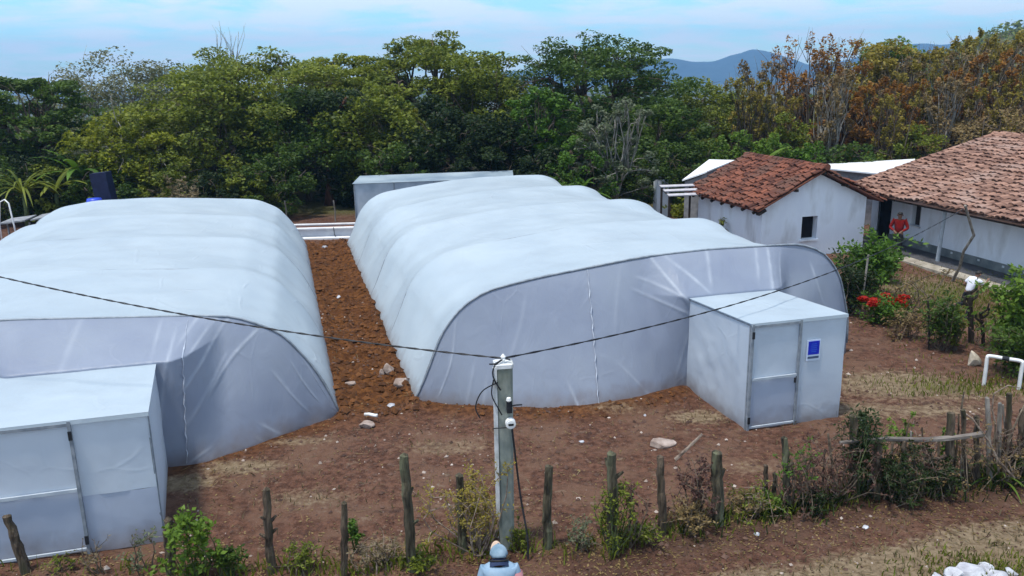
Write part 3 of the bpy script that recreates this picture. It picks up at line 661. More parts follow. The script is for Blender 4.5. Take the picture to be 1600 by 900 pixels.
for k in range(16):
    y_ = -ovf+k*.36; mb.tube([(2.40, y_-.04, rd+.06+rg.uniform(-.01, .02)), (2.40, y_+.38, rd+.045)], [.13, .11], 8)
mb.build('ridge_tile', TILE, rp)
for k in range(7): MB().box((-.17, .02+k*.8, EL-.10+.02), (.5, .09, .1), ry=-sl_).build('rafter', WOODD, sh)
MB().box((-.18, -.2, EL-.13), (.34, .22, .10), ry=-sl_).build('rafter', WOODD, sh)
for xx, zz in ((1.2, gz(1.2)+.02), (2.35, AP+.05), (3.4, gz(3.4)+.02)): MB().box((xx, -.16, zz), (.1, .42, .1)).build('purlin_end', WOODD, sh)

# long house
E0 = np.array([14.0, 34.6, 2.15]); ed = np.array([.235, -.972, 0]); ed /= np.linalg.norm(ed); pd = np.array([-ed[1], ed[0], 0])   # pd: away from the veranda
lh = empty('long_house', (E0[0], E0[1], 0), math.atan2(ed[1], ed[0]), 'long whitewashed house with a faded tile roof and a veranda', 'house', 'whitewashed tile roofed houses')
# local axes: +x along the eave towards the camera, +y away from the veranda (pd)
LLEN, RUN, RISE = 15.0, 7.1, 1.92; dl = math.hypot(RUN, RISE)
rr = tile_roof('roof', (0, 0, 2.12), (1, 0, 0), (0, RUN/dl, RISE/dl), LLEN, dl, TILEP, lh, tw=.215, tl=.42, seed=9)
tile_roof('roof', (0, RUN*2, 2.12), (1, 0, 0), (0, -RUN/dl, RISE/dl), LLEN, dl-.05, TILEP, lh, tw=.5, tl=.7, seed=10)
mb = MB(); rg = random.Random(5)
for k in range(40): mb.tube([(k*.38-.05, RUN, 2.12+RISE+.05+rg.uniform(-.015, .02)), (k*.38+.4, RUN, 2.12+RISE+.03)], [.16, .13], 8)
for k in range(19): mb.tube([(.02, .05+k*.38, 2.16+.038+RISE/RUN*(k*.38)), (.02, .05+k*.38+.42, 2.16+.02+RISE/RUN*(k*.38+.42))], [.13, .11], 8)
mb.build('ridge_tile', TILEP, rr)
WO = 1.25   # veranda depth between the eave and the wall
mb = MB(); wxa, wxb, wz0, wz1 = 2.55, 3.05, .95, 1.75
def q3(x0_, x1_, z0_, z1_, y_=WO): mb.add([(x0_, y_, z0_), (x1_, y_, z0_), (x1_, y_, z1_), (x0_, y_, z1_)], [(0, 1, 2, 3)])
dx0, dx1 = .55, 1.35
q3(.12, dx0, -.1, 2.35); q3(dx0, dx1, 1.95, 2.35); q3(dx1, wxa, -.1, 2.35); q3(wxa, wxb, -.1, wz0); q3(wxa, wxb, wz1, 2.35); q3(wxb, 8.4, -.1, 2.35)
for x_ in (wxa, wxb): mb.add([(x_, WO, wz0), (x_, WO+.25, wz0), (x_, WO+.25, wz1), (x_, WO, wz1)], [(0, 1, 2, 3)])
mb.add([(wxa, WO, wz0), (wxb, WO, wz0), (wxb, WO+.25, wz0), (wxa, WO+.25, wz0)], [(0, 1, 2, 3)])
q3(8.4, 14.8, -.1, 2.35, WO+.003)
mb.add([(.12, WO, -.1), (.12, 2*RUN-.5, -.1), (.12, 2*RUN-.5, 2.3), (.12, RUN, 3.85), (.12, WO, 2.33)], [(4, 3, 2, 1, 0)])
mb.add([(14.8, WO, -.1), (14.8, 2*RUN-.5, -.1), (14.8, 2*RUN-.5, 2.3), (14.8, RUN, 3.85), (14.8, WO, 2.33)], [(0, 1, 2, 3, 4)])
mb.add([(.12, 2*RUN-.5, -.1), (14.8, 2*RUN-.5, -.1), (14.8, 2*RUN-.5, 2.3), (.12, 2*RUN-.5, 2.3)], [(3, 2, 1, 0)])
mb.build('wall', PLAST, lh)
mb = MB(); mb.box((dx1+3.6, WO-.02, .17), (7.2, .05, .42)); mb.build('plinth', PLINTH, lh); mb = MB(); mb.box(((.12+dx0)/2, WO-.02, .17), (dx0-.12, .05, .42)); mb.build('plinth', PLINTH, lh)
VENT = nmat('pale_vent', (.5, .52, .54), (.62, .64, .66))
for x_ in (3.6, 4.9, 6.2, 7.3, 8.2): MB().box((x_, WO-.05, .29), (.09, .02, .07)).build('plinth_vent', VENT, lh)
mb = MB(); mb.box(((wxa+wxb)/2, WO+.2, (wz0+wz1)/2), (wxb-wxa-.02, .03, wz1-wz0)); wn = mb.build('window', nmat('dark_shutter', (.02, .015, .014), (.045, .035, .032), scale=8, rough=.7), lh)
mb = MB(); mb.box((wxb-.03, WO+.05, (wz0+wz1)/2), (.05, .06, wz1-wz0-.01)); mb.box(((wxa+wxb)/2, WO-.02, wz0-.03), (wxb-wxa+.1, .1, .05)); mb.build('window_frame', nmat('pale_frame', (.5, .5, .52), (.62, .62, .64)), wn)
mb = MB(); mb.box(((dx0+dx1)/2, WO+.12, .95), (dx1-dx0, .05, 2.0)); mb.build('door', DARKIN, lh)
mb = MB()
mb.box((7.4, .16, 2.06), (14.6, .12, .14))
for k in range(18): mb.box((.4+k*.85, .75, 2.24), (.08, 1.5, .09), rx=math.atan2(RISE, RUN))
mb.build('eave_beam', WOODD, lh)
def to_lh(P):
    d = np.array(P[:2])-E0[:2]; return d@ed[:2], d@pd[:2]
# veranda floor + concrete edge
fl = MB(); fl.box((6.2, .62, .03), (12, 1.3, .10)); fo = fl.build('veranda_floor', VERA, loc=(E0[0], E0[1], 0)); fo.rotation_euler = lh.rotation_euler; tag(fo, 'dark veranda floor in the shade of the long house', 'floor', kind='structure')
fl = MB(); fl.box((6.2, -.34, .02), (12, .62, .10)); fo = fl.build('concrete_path', SLAB, loc=(E0[0], E0[1], 0)); fo.rotation_euler = lh.rotation_euler; tag(fo, 'pale concrete path along the veranda', 'path', kind='structure')
# veranda posts
p = G(1466, 405); p_t = np.array([p[0]+.0, p[1]-.12, 2.0])
mb = MB(); mb.tube([(0, 0, 0), (.03, -.02, 1.0), (.06, -.05, 1.98)], [.075, .07, .065], 8); tag(mb.build('veranda_post', nmat('grey_blue_post', (.30, .34, .39), (.42, .46, .5), rough=.8), loc=(p[0]-.35, p[1]-.62, .05)), 'straight grey veranda post beside the shuttered window', 'post')
p = G(1488, 440); top = AT(1508, 321, 25.1)
mb = MB(); mb.tube([(0, 0, 0), (.0, -.35, .6), (-.16, -.75, 1.2), (-.12, -1.15, 1.8), (top[0]-p[0], top[1]-p[1], top[2])], [.055, .05, .045, .045, .04], 7); tag(mb.build('pole', WOODG, loc=(p[0], p[1], 0)), 'crooked grey pole propped against the long house eave', 'pole')

# white sheds behind the houses
def sheet_shed(pts, Yd, depth, label, thick=.06, zdrop=0.3, hgt=2):
    W = [AT(*q, y_) for q, y_ in pts]; c = np.mean(W, axis=0)
    o = empty('shed', (c[0], c[1], 0), 0, label, 'shed', 'white roofed sheds behind the houses'); mb = MB()
    q = [w_-np.array([c[0], c[1], 0]) for w_ in W]
    mb.hexa([p_-np.array([0, 0, thick]) for p_ in q]+q); mb.build('roof', TIN, o)
    mb = MB()
    mb.hexa([(p_[0]*.9, p_[1]*.9, -.1) for p_ in q]+[(p_[0]*.9, p_[1]*.9, p_[2]-thick-.05) for p_ in q]); mb.build('wall', nmat('shed_wall', (.2, .2, .21), (.3, .3, .31), rough=.9), o)
    return o
sheet_shed([((1285, 262), 37.5), ((1420, 276), 37.5), ((1430, 248), 44), ((1288, 256), 44)], 0, 0, 'white sheet roofed shed between the two tiled roofs')
sheet_shed([((1066, 281), 36.6), ((1104, 268), 36.0), ((1148, 250), 39.5), ((1108, 249), 40.5)], 0, 0, 'small shed with a tilted white sheet roof left of the small house')
# pillar and slatted lean-to
p = G(1032, 338)
pl_ = empty('pillar', (p[0], p[1], 0), .2, 'square white pillar with a black cap by the slatted lean-to', 'pillar')
hp_ = AT(1030, 279, p[1])[2]; mb = MB(); mb.box((0, 0, hp_/2-.1), (.62, .5, hp_+.2)); mb.build('shaft', PLAST, pl_); mb = MB(); mb.box((0, 0, hp_+.03), (.63, .52, .06)); mb.build('cap', BLACK, pl_)
p = AT(1064, 297, 35.2)
lt = empty('lean_to', (p[0], p[1], 0), .15, 'open lean-to of pale roof slats beside the small house', 'lean-to')
SLAT = nmat('pale_slat', (.36, .34, .37), (.48, .46, .48), rough=.8)
for k in range(3): MB().box((.0, -.5+k*.5, p[2]-.12+.12*k), (1.5, .28, .04), rx=.15).build('roof_slat', SLAT, lt)
mb = MB(); mb.tube([(-.68, -.5, 0), (-.68, -.5, p[2]-.16)], .05, 6); mb.tube([(-.68, .5, 0), (-.68, .5, p[2]+.05)], .05, 6); mb.tube([(.6, .5, 0), (.6, .5, p[2]+.05)], .05, 6); mb.tube([(-.68, -.6, p[2]-.19), (-.68, .6, p[2]+.05)], .04, 6); mb.tube([(.6, -.6, p[2]-.19), (.6, .6, p[2]+.05)], .04, 6); mb.build('frame', WOODD, lt)

# ------------------------------------------------------------------ leaves and plants
def leaf_quads(C, size, rng, up=.5, asp=.55, dirs=None, droop=0.):
    """C (n,3) centres -> rhombic leaves"""
    n = len(C)
    if dirs is None:
        d = rng.normal(size=(n, 3)); d[:, 2] = d[:, 2]*.5-droop
    else: d = dirs + rng.normal(size=(n, 3))*.35
    d /= np.linalg.norm(d, axis=1)[:, None]
    nn = rng.normal(size=(n, 3)); nn[:, 2] = np.abs(nn[:, 2])+up
    s = np.cross(d, nn); s /= np.linalg.norm(s, axis=1)[:, None]+1e-9
    sz = size*rng.uniform(.6, 1.35, n)[:, None]
    return np.stack([C-d*sz*.5, C+s*sz*asp*.5-d*sz*.05, C+d*sz*.5, C-s*sz*asp*.5-d*sz*.05], 1)
def ellip(rng, n, c, r, shell=.5):
    p = rng.normal(size=(n, 3)); p /= np.linalg.norm(p, axis=1)[:, None]
    rad = rng.uniform(0, 1, n)**(1/3.)*(1-shell)+shell*rng.uniform(.75, 1.05, n)
    return np.array(c)+p*rad[:, None]*np.array(r)
def branch(mb, a, b_, r0, r1, rng, n=5, bend=.12, up=.15, sides=5):
    a = np.array(a, float); b_ = np.array(b_, float); ln = np.linalg.norm(b_-a); P = []
    j = rng.normal(size=3)*ln*bend
    for i in range(n+1):
        f = i/n; P.append(a*(1-f)+b_*f + j*math.sin(math.pi*f) + np.array([0, 0, ln*up*math.sin(math.pi*f)]) + rng.normal(size=3)*ln*.015*(0 < i < n))
    mb.tube(P, [r0+(r1-r0)*i/n for i in range(n+1)], sides); return P
def tree(name, label, loc, H, Rr, kind, leaf, seed, n=7000, size=.26, bark=None, base=None, group=None, cat='tree', trunk_r=.2, lean=(0, 0), ncl=None, fork=.35, yaw=None):
    rng = np.random.RandomState(seed); bark = bark or BARK
    o = empty(name, (loc[0], loc[1], float(hz(loc[0], loc[1]))-.03), rng.uniform(0, 6.28) if yaw is None else yaw, label, cat, group)
    mb = MB(); cl = []
    fk = np.array([lean[0]*.5, lean[1]*.5, H*fork])
    if kind == 'umbrella':
        k = ncl or 30
        for i in range(k):
            r = Rr*math.sqrt((i+.5)/k)*rng.uniform(.85, 1.08); th = i*2.4+rng.uniform(-.4, .4)
            z = H*(.90-.32*(r/Rr)**2)+rng.uniform(-.06, .025)*H; s = Rr*rng.uniform(.20, .34)
            cl.append(((r*math.cos(th)+lean[0], r*math.sin(th)+lean[1], z), (s, s, s*rng.uniform(.28, .45))))
        for i in range(k//2):
            r = Rr*rng.uniform(.3, .95); th = rng.uniform(0, 6.28); s = Rr*rng.uniform(.16, .28)
            cl.append(((r*math.cos(th)+lean[0], r*math.sin(th)+lean[1], H*rng.uniform(.42, .66)), (s, s, s*.45)))
    elif kind == 'round':
        k = ncl or 26; b0 = H*(base if base is not None else .25)
        for i in range(k):
            zz = -1+2*(i+.5)/k; rr_ = math.sqrt(1-zz*zz)*rng.uniform(.55, .95); th = i*2.4
            cl.append(((Rr*rr_*math.cos(th)+lean[0], Rr*rr_*math.sin(th)+lean[1], b0+(H-b0)*(.5+.44*zz)+rng.uniform(-.04, .04)*H), (Rr*rng.uniform(.26, .42),)*2+(min(Rr, H*.5)*rng.uniform(.2, .34),)))
    elif kind == 'sparse':
        k = ncl or 34
        for i in range(k):
            th = i*2.4; r = Rr*rng.uniform(.15, 1.); z = H*(rng.uniform(.45, 1.0)-.16*(r/Rr)**2)
            s = Rr*rng.uniform(.10, .22); cl.append(((r*math.cos(th)+lean[0], r*math.sin(th)+lean[1], z), (s, s, s*.7)))
    elif kind == 'upright':
        k = ncl or 26
        for i in range(k):
            th = i*2.4; f = rng.uniform(.25, 1.); r = Rr*(.25+.75*f)*rng.uniform(.2, 1.)
            cl.append(((r*math.cos(th), r*math.sin(th), H*f), (Rr*.13, Rr*.13, H*.06)))
    trunk_n = 6; top = fk
    if kind == 'upright':
        ns_ = 5
        roots = [fk*0+np.array([rng.normal()*.12, rng.normal()*.12, 0]) for _ in range(ns_)]
        for i, (c_, r_) in enumerate(cl):
            a = roots[i % ns_]+np.array([c_[0]*.25, c_[1]*.25, c_[2]*rng.uniform(.1, .45)])
            branch(mb, a, c_, trunk_r*.35, .012, rng, 5, .05, .04, 4)
            tip = np.array(c_)
            for q_ in range(3): branch(mb, tip*.75+a*.25, tip+np.array([rng.normal()*.5, rng.normal()*.5, rng.uniform(.1, .9)]), .02, .006, rng, 3, .05, .1, 3)
        for rt in roots: branch(mb, rt, rt+np.array([rng.normal()*.5, rng.normal()*.5, H*.6]), trunk_r*.6, trunk_r*.2, rng, 5, .04, 0, 5)
    else:
        branch(mb, (0, 0, -.05), fk, trunk_r, trunk_r*.7, rng, 5, .05, 0, 8)
        mains = [fk+np.array([math.cos(q_)*Rr*.32, math.sin(q_)*Rr*.32, H*.22]) for q_ in np.arange(5)*1.256+rng.uniform(0, 1)]
        for m_ in mains: branch(mb, fk, m_, trunk_r*.55, trunk_r*.34, rng, 4, .08, .1, 6)
        for c_, r_ in cl:
            c_ = np.array(c_); m_ = min(mains, key=lambda q_: np.linalg.norm(q_[:2]-c_[:2])); st = m_ if c_[2] > m_[2]-.3 else fk
            branch(mb, st, c_, trunk_r*.26, .02, rng, 4, .08, .12, 4)
            for q_ in range(2): branch(mb, c_*.8+st*.2, c_+rng.normal(size=3)*np.array(r_)*.7, .03, .008, rng, 3, .06, .05, 3)
    mb.build('trunk', bark, o, smooth=True)
    if n:
        n = int(n*2.3); size = size*.86
        w_ = np.array([c_[1][0]*c_[1][1] for c_ in cl]); w_ /= w_.sum(); C = []
        for (c_, r_), q_ in zip(cl, w_):
            m_ = max(8, int(n*q_)); sub = 5
            cc = ellip(rng, sub, c_, r_, .6)
            for s_ in cc: C.append(ellip(rng, m_//sub+1, s_, np.array(r_)*.52, .3))
        C = np.concatenate(C)
        link('crown', quads_mesh('crown', leaf_quads(C, size, rng, up=.8), LEAF[leaf]), o)
    return o
def plant(name, label, loc, H, Rr, leaf, seed, ns=7, nl=220, size=.09, asp=.45, stem=None, spread=.6, group=None, cat='plant', bare=.2, leafz=(.2, 1.), curl=.25, sr=.012, clump=0.):
    rng = np.random.RandomState(seed); nl = int(nl*1.5)
    o = empty(name, (loc[0], loc[1], float(hz(loc[0], loc[1]))-.02), 0, label, cat, group); mb = MB(); C = []; Dd = []
    for i in range(ns):
        th = rng.uniform(0, 6.28); b0 = np.array([rng.normal()*Rr*.2, rng.normal()*Rr*.2, 0]); hh_ = H*rng.uniform(.6, 1.)
        tp = np.array([math.cos(th)*Rr*rng.uniform(.2, 1)*spread+b0[0], math.sin(th)*Rr*rng.uniform(.2, 1)*spread+b0[1], hh_])
        P = branch(mb, b0, tp, sr, sr*.35, rng, 6, curl*.5, .05, 4); P = np.array(P)
        subs = [P]
        for k in range(4):
            j = rng.randint(2, 6); e = P[j]+np.array([rng.normal()*Rr*.4, rng.normal()*Rr*.4, rng.uniform(.05, .3)*H])
            subs.append(np.array(branch(mb, P[j], e, sr*.5, sr*.2, rng, 4, .1, .05, 3)))
        m_ = nl//ns
        for k in range(m_):
            q_ = subs[rng.randint(len(subs))]; f = rng.uniform(leafz[0], leafz[1])*(len(q_)-1); j = min(int(f), len(q_)-2)
            c_ = q_[j]*(1-f+j)+q_[j+1]*(f-j); d = rng.normal(size=3); d[2] = d[2]*.5+.2; d /= np.linalg.norm(d)
            C.append(c_+d*size*(.5+clump*rng.uniform(0, 3))); Dd.append(d)
    mb.build('stem', stem or TWIG, o)
    if nl: link('foliage', quads_mesh('foliage', leaf_quads(np.array(C), size, rng, up=.4, asp=asp, dirs=np.array(Dd)), LEAF[leaf]), o)
    return o
def bush(name, label, loc, H, Rr, leaf, seed, n=1500, size=.14, group=None, cat='bush', stem=None):
    return tree(name, label, loc, H, Rr, 'round', leaf, seed, n=n, size=size, base=.03, trunk_r=.04, fork=.2, bark=stem or BARK, ncl=16, group=group, cat=cat)
def blades(name, label, loc, H, n, leaf, seed, w_=.12, cat='plant', trunk=0., spread=1., group=None, part='leaf'):
    """banana / agave like plant: long arching blades from a stem"""
    rng = np.random.RandomState(seed); o = empty(name, (loc[0], loc[1], float(hz(loc[0], loc[1]))-.02), 0, label, cat, group)
    if trunk:
        mb = MB(); mb.tube([(0, 0, 0), (.05, 0, trunk*.5), (.02, .03, trunk)], [.14, .11, .08], 8); mb.build('trunk', STEMG, o, smooth=True)
    mb = MB()
    for i in range(n):
        th = i*2.4+rng.uniform(-.3, .3); ln = (H-trunk)*rng.uniform(.8, 1.2); el = rng.uniform(.5, 1.3); A = []
        p_ = np.array([0, 0, trunk*.95]); d = np.array([math.cos(th)*math.cos(el), math.sin(th)*math.cos(el), math.sin(el)]); s = np.array([-math.sin(th), math.cos(th), 0])
        for k in range(8):
            f = k/7; ww_ = w_*math.sin(math.pi*min(1, .12+f*.9))**.7*(1 if k < 7 else .1)
            A.append([p_-s*ww_+np.array([0, 0, -.25*ww_]), p_, p_+s*ww_+np.array([0, 0, -.25*ww_])]); p_ = p_+d*ln/7; d = d+np.array([0, 0, -.24*spread]); d /= np.linalg.norm(d)
        mb.grid(np.array(A))
    mb.build('foliage', LEAF[leaf], o, smooth=True); return o

# ------------------------------------------------------------------ trees
def T(px, py, Yd): p_ = AT(px, py, Yd); return (p_[0], p_[1]), p_[2]
def put(name, px, top, wpx, Yd, kind, leaf, label, seed, **kw):
    l_, H = T(px, top, Yd); Rr = wpx/2*(Yd+1)/F; return tree(name, label, l_, H, Rr, kind, leaf, seed, **kw)
put('spreading_tree', 400, 72, 330, 52, 'umbrella', 'olive', 'broad olive green tree with a flat spreading crown left of the middle', 11, n=15000, trunk_r=.35, ncl=40)
put('spreading_tree', 545, 70, 190, 55, 'umbrella', 'yellow', 'yellowish green spreading tree between the two broadest crowns', 12, n=8000, trunk_r=.28)
put('spreading_tree', 668, 44, 230, 54, 'umbrella', 'olive', 'tall olive green tree with a domed crown above the plastic shed', 13, n=12000, trunk_r=.32, ncl=36)
put('spreading_tree', 925, 40, 270, 52, 'umbrella', 'dark', 'tall dark green tree with layered branches and gaps of sky', 14, n=11000, trunk_r=.32, ncl=34, size=.24)
put('spreading_tree', 745, 95, 170, 50, 'round', 'olive', 'brownish green tree leaning between the domed and the layered crown', 15, n=7000, base=.2)
put('leafy_tree', 28, 86, 190, 46, 'umbrella', 'dark', 'dark green tree at the left picture edge', 16, n=7500, trunk_r=.25, ncl=34, size=.24)
put('pale_tree', 170, 96, 210, 60, 'round', 'pale', 'pale thin leaved tree behind the left edge tree', 17, n=6500, size=.25, bark=BARKG, ncl=40, base=.2)
put('pale_tree', 255, 105, 130, 62, 'round', 'grey', 'greyish dry tree just left of the broad olive crown', 18, n=4600, size=.25, bark=BARKG, ncl=36, base=.2)
put('bare_tree', 335, 48, 110, 58, 'upright', 'dry', 'leafless grey tree rising above the broad olive crown', 19, n=0, bark=BARKG, trunk_r=.18)
put('bright_tree', 195, 178, 150, 44, 'round', 'yellow', 'bright yellow green tree with a pale trunk beside the navy box', 20, n=5500, base=.28, size=.24, bark=BARKG, trunk_r=.14)
put('leafy_tree', 330, 160, 190, 47, 'round', 'olive', 'dull green tree with a slim trunk under the broad crown', 21, n=6000, base=.2)
put('leafy_tree', 470, 150, 200, 48, 'round', 'dark', 'dark green tree under the broad olive crown', 22, n=6500, base=.18)
put('leafy_tree', 590, 150, 170, 47, 'round', 'olive', 'olive tree directly above the left end of the plastic shed', 23, n=6000, base=.2)
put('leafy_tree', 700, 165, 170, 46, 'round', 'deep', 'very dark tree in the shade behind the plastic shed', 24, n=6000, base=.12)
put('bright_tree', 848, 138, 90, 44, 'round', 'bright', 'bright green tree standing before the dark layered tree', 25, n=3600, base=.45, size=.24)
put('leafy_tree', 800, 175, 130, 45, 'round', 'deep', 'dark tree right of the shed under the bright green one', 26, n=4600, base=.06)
put('wispy_tree', 965, 150, 120, 39.5, 'sparse', 'grey', 'grey green wispy tree with pale bare lower branches', 27, n=2200, size=.17, bark=BARKG, trunk_r=.10, ncl=44, fork=.2)
put('leafy_tree', 1035, 160, 130, 46, 'round', 'dark', 'dark green tree right of the wispy grey one', 28, n=5000, base=.1)
put('leafy_tree', 1110, 135, 170, 54, 'round', 'olive', 'brownish green rounded tree below the blue mountains', 29, n=7000, base=.1)
put('leafy_tree', 1175, 150, 130, 60, 'round', 'pale', 'pale green tree left of the rusty grove', 30, n=4500, base=.15)
put('leafy_tree', 900, 165, 150, 48, 'round', 'dark', 'shaded green tree beneath the layered crown', 31, n=5000, base=.1)
put('crowned_tree', 1365, 72, 150, 55, 'round', 'gold', 'rusty yellow tree with the roundest crown in the dry grove', 32, n=6500, base=.3, size=.26, trunk_r=.22)
put('crowned_tree', 1395, 70, 95, 57, 'round', 'lime', 'bright green crown peeking over the rusty grove', 33, n=3000, base=.55)
gl = 'dry upright tree with sparse rusty leaves in the grove behind the houses'
rust0 = put('dry_tree', 1275, 62, 130, 50, 'upright', 'rust', 'dark twiggy dry tree, tallest at the left of the rusty grove', 34, n=2000, size=.22, trunk_r=.22, ncl=50)
rust0['group'] = 'dry trees of the rusty grove'
v1_ = put('dry_tree', 1200, 105, 100, 52, 'upright', 'brown', gl, 35, n=1900, size=.24, bark=BARKG, ncl=44, group='dry trees of the rusty grove')
v2_ = put('dry_tree', 1330, 100, 110, 49, 'upright', 'rust', gl, 36, n=2600, size=.24, ncl=46, group='dry trees of the rusty grove')
v3_ = put('dry_tree', 1470, 85, 100, 54, 'upright', 'gold', gl, 37, n=2300, size=.24, ncl=46, group='dry trees of the rusty grove')
rg = random.Random(8)
for i, (px, top, Yd, src) in enumerate([(1175, 125, 49, v3_), (1425, 125, 48, v2_), (1505, 110, 48, v2_), (1590, 120, 47, v3_), (1240, 110, 56, v2_), (1300, 120, 46.5, v1_), (1370, 130, 47, v2_), (1410, 100, 52, v1_), (1440, 95, 50, v3_), (1500, 72, 56, v3_), (1525, 90, 50, v1_), (1545, 55, 53, v3_), (1575, 80, 49, v2_), (1598, 66, 55, v3_), (1630, 80, 51, v1_), (1400, 150, 45.5, v3_), (1480, 130, 46, v1_), (1550, 140, 46, v3_), (1225, 150, 48, v3_)]):
    l_, H = T(px, top, Yd); s0 = {v1_: T(1200, 105, 52)[1], v2_: T(1330, 100, 49)[1], v3_: T(1470, 85, 54)[1]}[src]
    k = H/s0; copy_tree(src, (l_[0], l_[1], -.03), rg.uniform(0, 6.28), (k*rg.uniform(.85, 1.1), k*rg.uniform(.85, 1.1), k), label=gl, group='dry trees of the rusty grove')
# understorey in front of the trees
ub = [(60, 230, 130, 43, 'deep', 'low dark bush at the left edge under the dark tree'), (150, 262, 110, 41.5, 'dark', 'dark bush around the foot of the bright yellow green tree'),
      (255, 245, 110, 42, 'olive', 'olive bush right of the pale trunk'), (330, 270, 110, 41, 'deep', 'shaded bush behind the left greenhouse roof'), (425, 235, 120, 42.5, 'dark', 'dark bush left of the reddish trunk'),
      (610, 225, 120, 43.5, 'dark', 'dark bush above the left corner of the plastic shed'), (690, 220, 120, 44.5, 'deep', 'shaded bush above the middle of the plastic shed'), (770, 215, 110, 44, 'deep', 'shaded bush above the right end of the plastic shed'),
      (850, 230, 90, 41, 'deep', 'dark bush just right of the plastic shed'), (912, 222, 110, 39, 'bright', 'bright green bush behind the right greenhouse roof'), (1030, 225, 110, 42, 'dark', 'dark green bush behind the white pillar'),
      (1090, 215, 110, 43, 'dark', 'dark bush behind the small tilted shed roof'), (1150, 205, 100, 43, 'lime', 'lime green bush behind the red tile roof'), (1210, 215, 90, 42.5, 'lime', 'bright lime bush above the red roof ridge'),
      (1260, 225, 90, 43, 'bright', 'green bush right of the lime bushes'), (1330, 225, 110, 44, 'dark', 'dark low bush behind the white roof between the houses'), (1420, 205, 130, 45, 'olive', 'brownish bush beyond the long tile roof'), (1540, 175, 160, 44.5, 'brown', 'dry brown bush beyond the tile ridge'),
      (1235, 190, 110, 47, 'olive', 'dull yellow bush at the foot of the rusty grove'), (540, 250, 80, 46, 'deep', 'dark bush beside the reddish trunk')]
for i, (px, top, wp, Yd, lf, lb) in enumerate(ub):
    l_, H = T(px, top, Yd); bush('bush', lb, l_, max(H, 1.2), wp/2*Yd/F, lf, 100+i, n=2400, size=.2, group='bushes under the trees')
# thick reddish trunk
l_, H = T(508, 210, 46.5); mb = MB(); rng = np.random.RandomState(3)
t_o = empty('old_tree', (l_[0], l_[1], 0), 0, 'thick reddish old trunk behind the earth path', 'tree')
branch(mb, (0, 0, -.1), (.1, 0, 3.2), .38, .26, rng, 6, .03, 0, 10); branch(mb, (.1, 0, 2.6), (-1.2, .4, 5.6), .2, .08, rng, 5, .06, .1, 7); branch(mb, (.1, 0, 3.0), (1.3, .2, 5.9), .2, .08, rng, 5, .06, .1, 7); mb.build('trunk', BARKR, t_o, smooth=True)
C = np.concatenate([ellip(rng, 700, (x_, .2, 5.6), (1.3, 1.3, .8), .4) for x_ in (-1.3, 0, 1.4)]); link('crown', quads_mesh('crown', leaf_quads(C, .24, rng, .8), LEAF['deep']), t_o)
# banana and palms at the left
l_, H = T(112, 185, 42.5); blades('banana_plant', 'green banana plant between the left edge and the bright tree', l_, H, 15, 'bright', 5, .17, trunk=H*.45)
l_, H = T(22, 222, 40); blades('palm', 'yellowish palm with drooping fronds at the left edge', l_, H, 26, 'olive', 6, .055, trunk=H*.45, spread=1.3)
l_, H = T(75, 230, 41); blades('banana_plant', 'dull banana plant beside the yellowish palm', l_, H, 15, 'olive', 7, .13, trunk=H*.45)
l_, H = T(1190, 212, 41); blades('banana_plant', 'lime banana plant above the red tile roof', l_, H, 12, 'lime', 8, .2, trunk=H*.55)
l_, H = T(897, 252, 37.5); blades('banana_plant', 'broad leaved green plant behind the right greenhouse', l_, H, 22, 'bright', 9, .13, trunk=H*.35, spread=1.3)
# far wood: closes the view between the trees
rng = np.random.RandomState(50); C = []
for i in range(230):
    x_ = rng.uniform(-60, 62); y_ = rng.uniform(64, 84); h_ = (4.0 if x_ > 14 else 5.2)*rng.uniform(.6, 1.1)
    for k in range(2): C.append(ellip(rng, 95, (x_, y_, h_*(.3+.45*k)), (2.2, 2.2, h_*.36), .6))
me_ = quads_mesh('far_wood', leaf_quads(np.concatenate(C), .62, rng, .6, .7), LEAF['dark']); tag(link('far_wood', me_), 'dark wood closing the view behind the trees', 'wood', kind='stuff')
C = []
for i in range(420):
    px = rng.uniform(1400, 1760); py = rng.uniform(60, 150); x_ = 330*(px-800)/F*1.02; yy = rng.uniform(245, 335)
    zt_ = np.interp(px, [1290, 1380, 1440, 1500, 1535, 1580, 1640, 1760], [-3, 4, 10, 16, 20, 23, 26, 30]); f = 1-abs((yy-330)/90)**1.3
    C.append(ellip(rng, 26, (x_*yy/330, yy, -22+(zt_+22)*f+1.2), (3., 3., 2.2), .6))
me_ = quads_mesh('hillside_scrub', leaf_quads(np.concatenate(C), 1.5, rng, .6, .7), LEAF['olive']); tag(link('hillside_scrub', me_), 'scrub covering the hill at the right', 'scrub', kind='stuff')
C = []
for i in range(260):
    x_ = rng.uniform(-48, 40); y_ = rng.uniform(46, 60); C.append(ellip(rng, 90, (x_, y_, rng.uniform(.2, 1.6)), (1.9, 1.9, 1.1), .6))
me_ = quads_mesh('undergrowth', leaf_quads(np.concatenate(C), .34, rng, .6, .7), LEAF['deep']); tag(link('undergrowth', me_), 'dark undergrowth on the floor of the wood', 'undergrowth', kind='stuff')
for i, (px, top, wp, Yd, lf, lb) in enumerate([(20, 250, 120, 42, 'dark', 'dark bush under the yellowish palm at the left edge'), (75, 255, 100, 42.5, 'olive', 'olive bush under the dull banana plant'), (-20, 200, 130, 44, 'deep', 'dark bush half cut off by the left edge'), (375, 262, 90, 42, 'olive', 'olive bush right of the pale dry bush')]):
    l_, H = T(px, top, Yd); bush('bush', lb, l_, max(H, 1.2), wp/2*Yd/F, lf, 140+i, n=2400, size=.2, group='bushes under the trees')
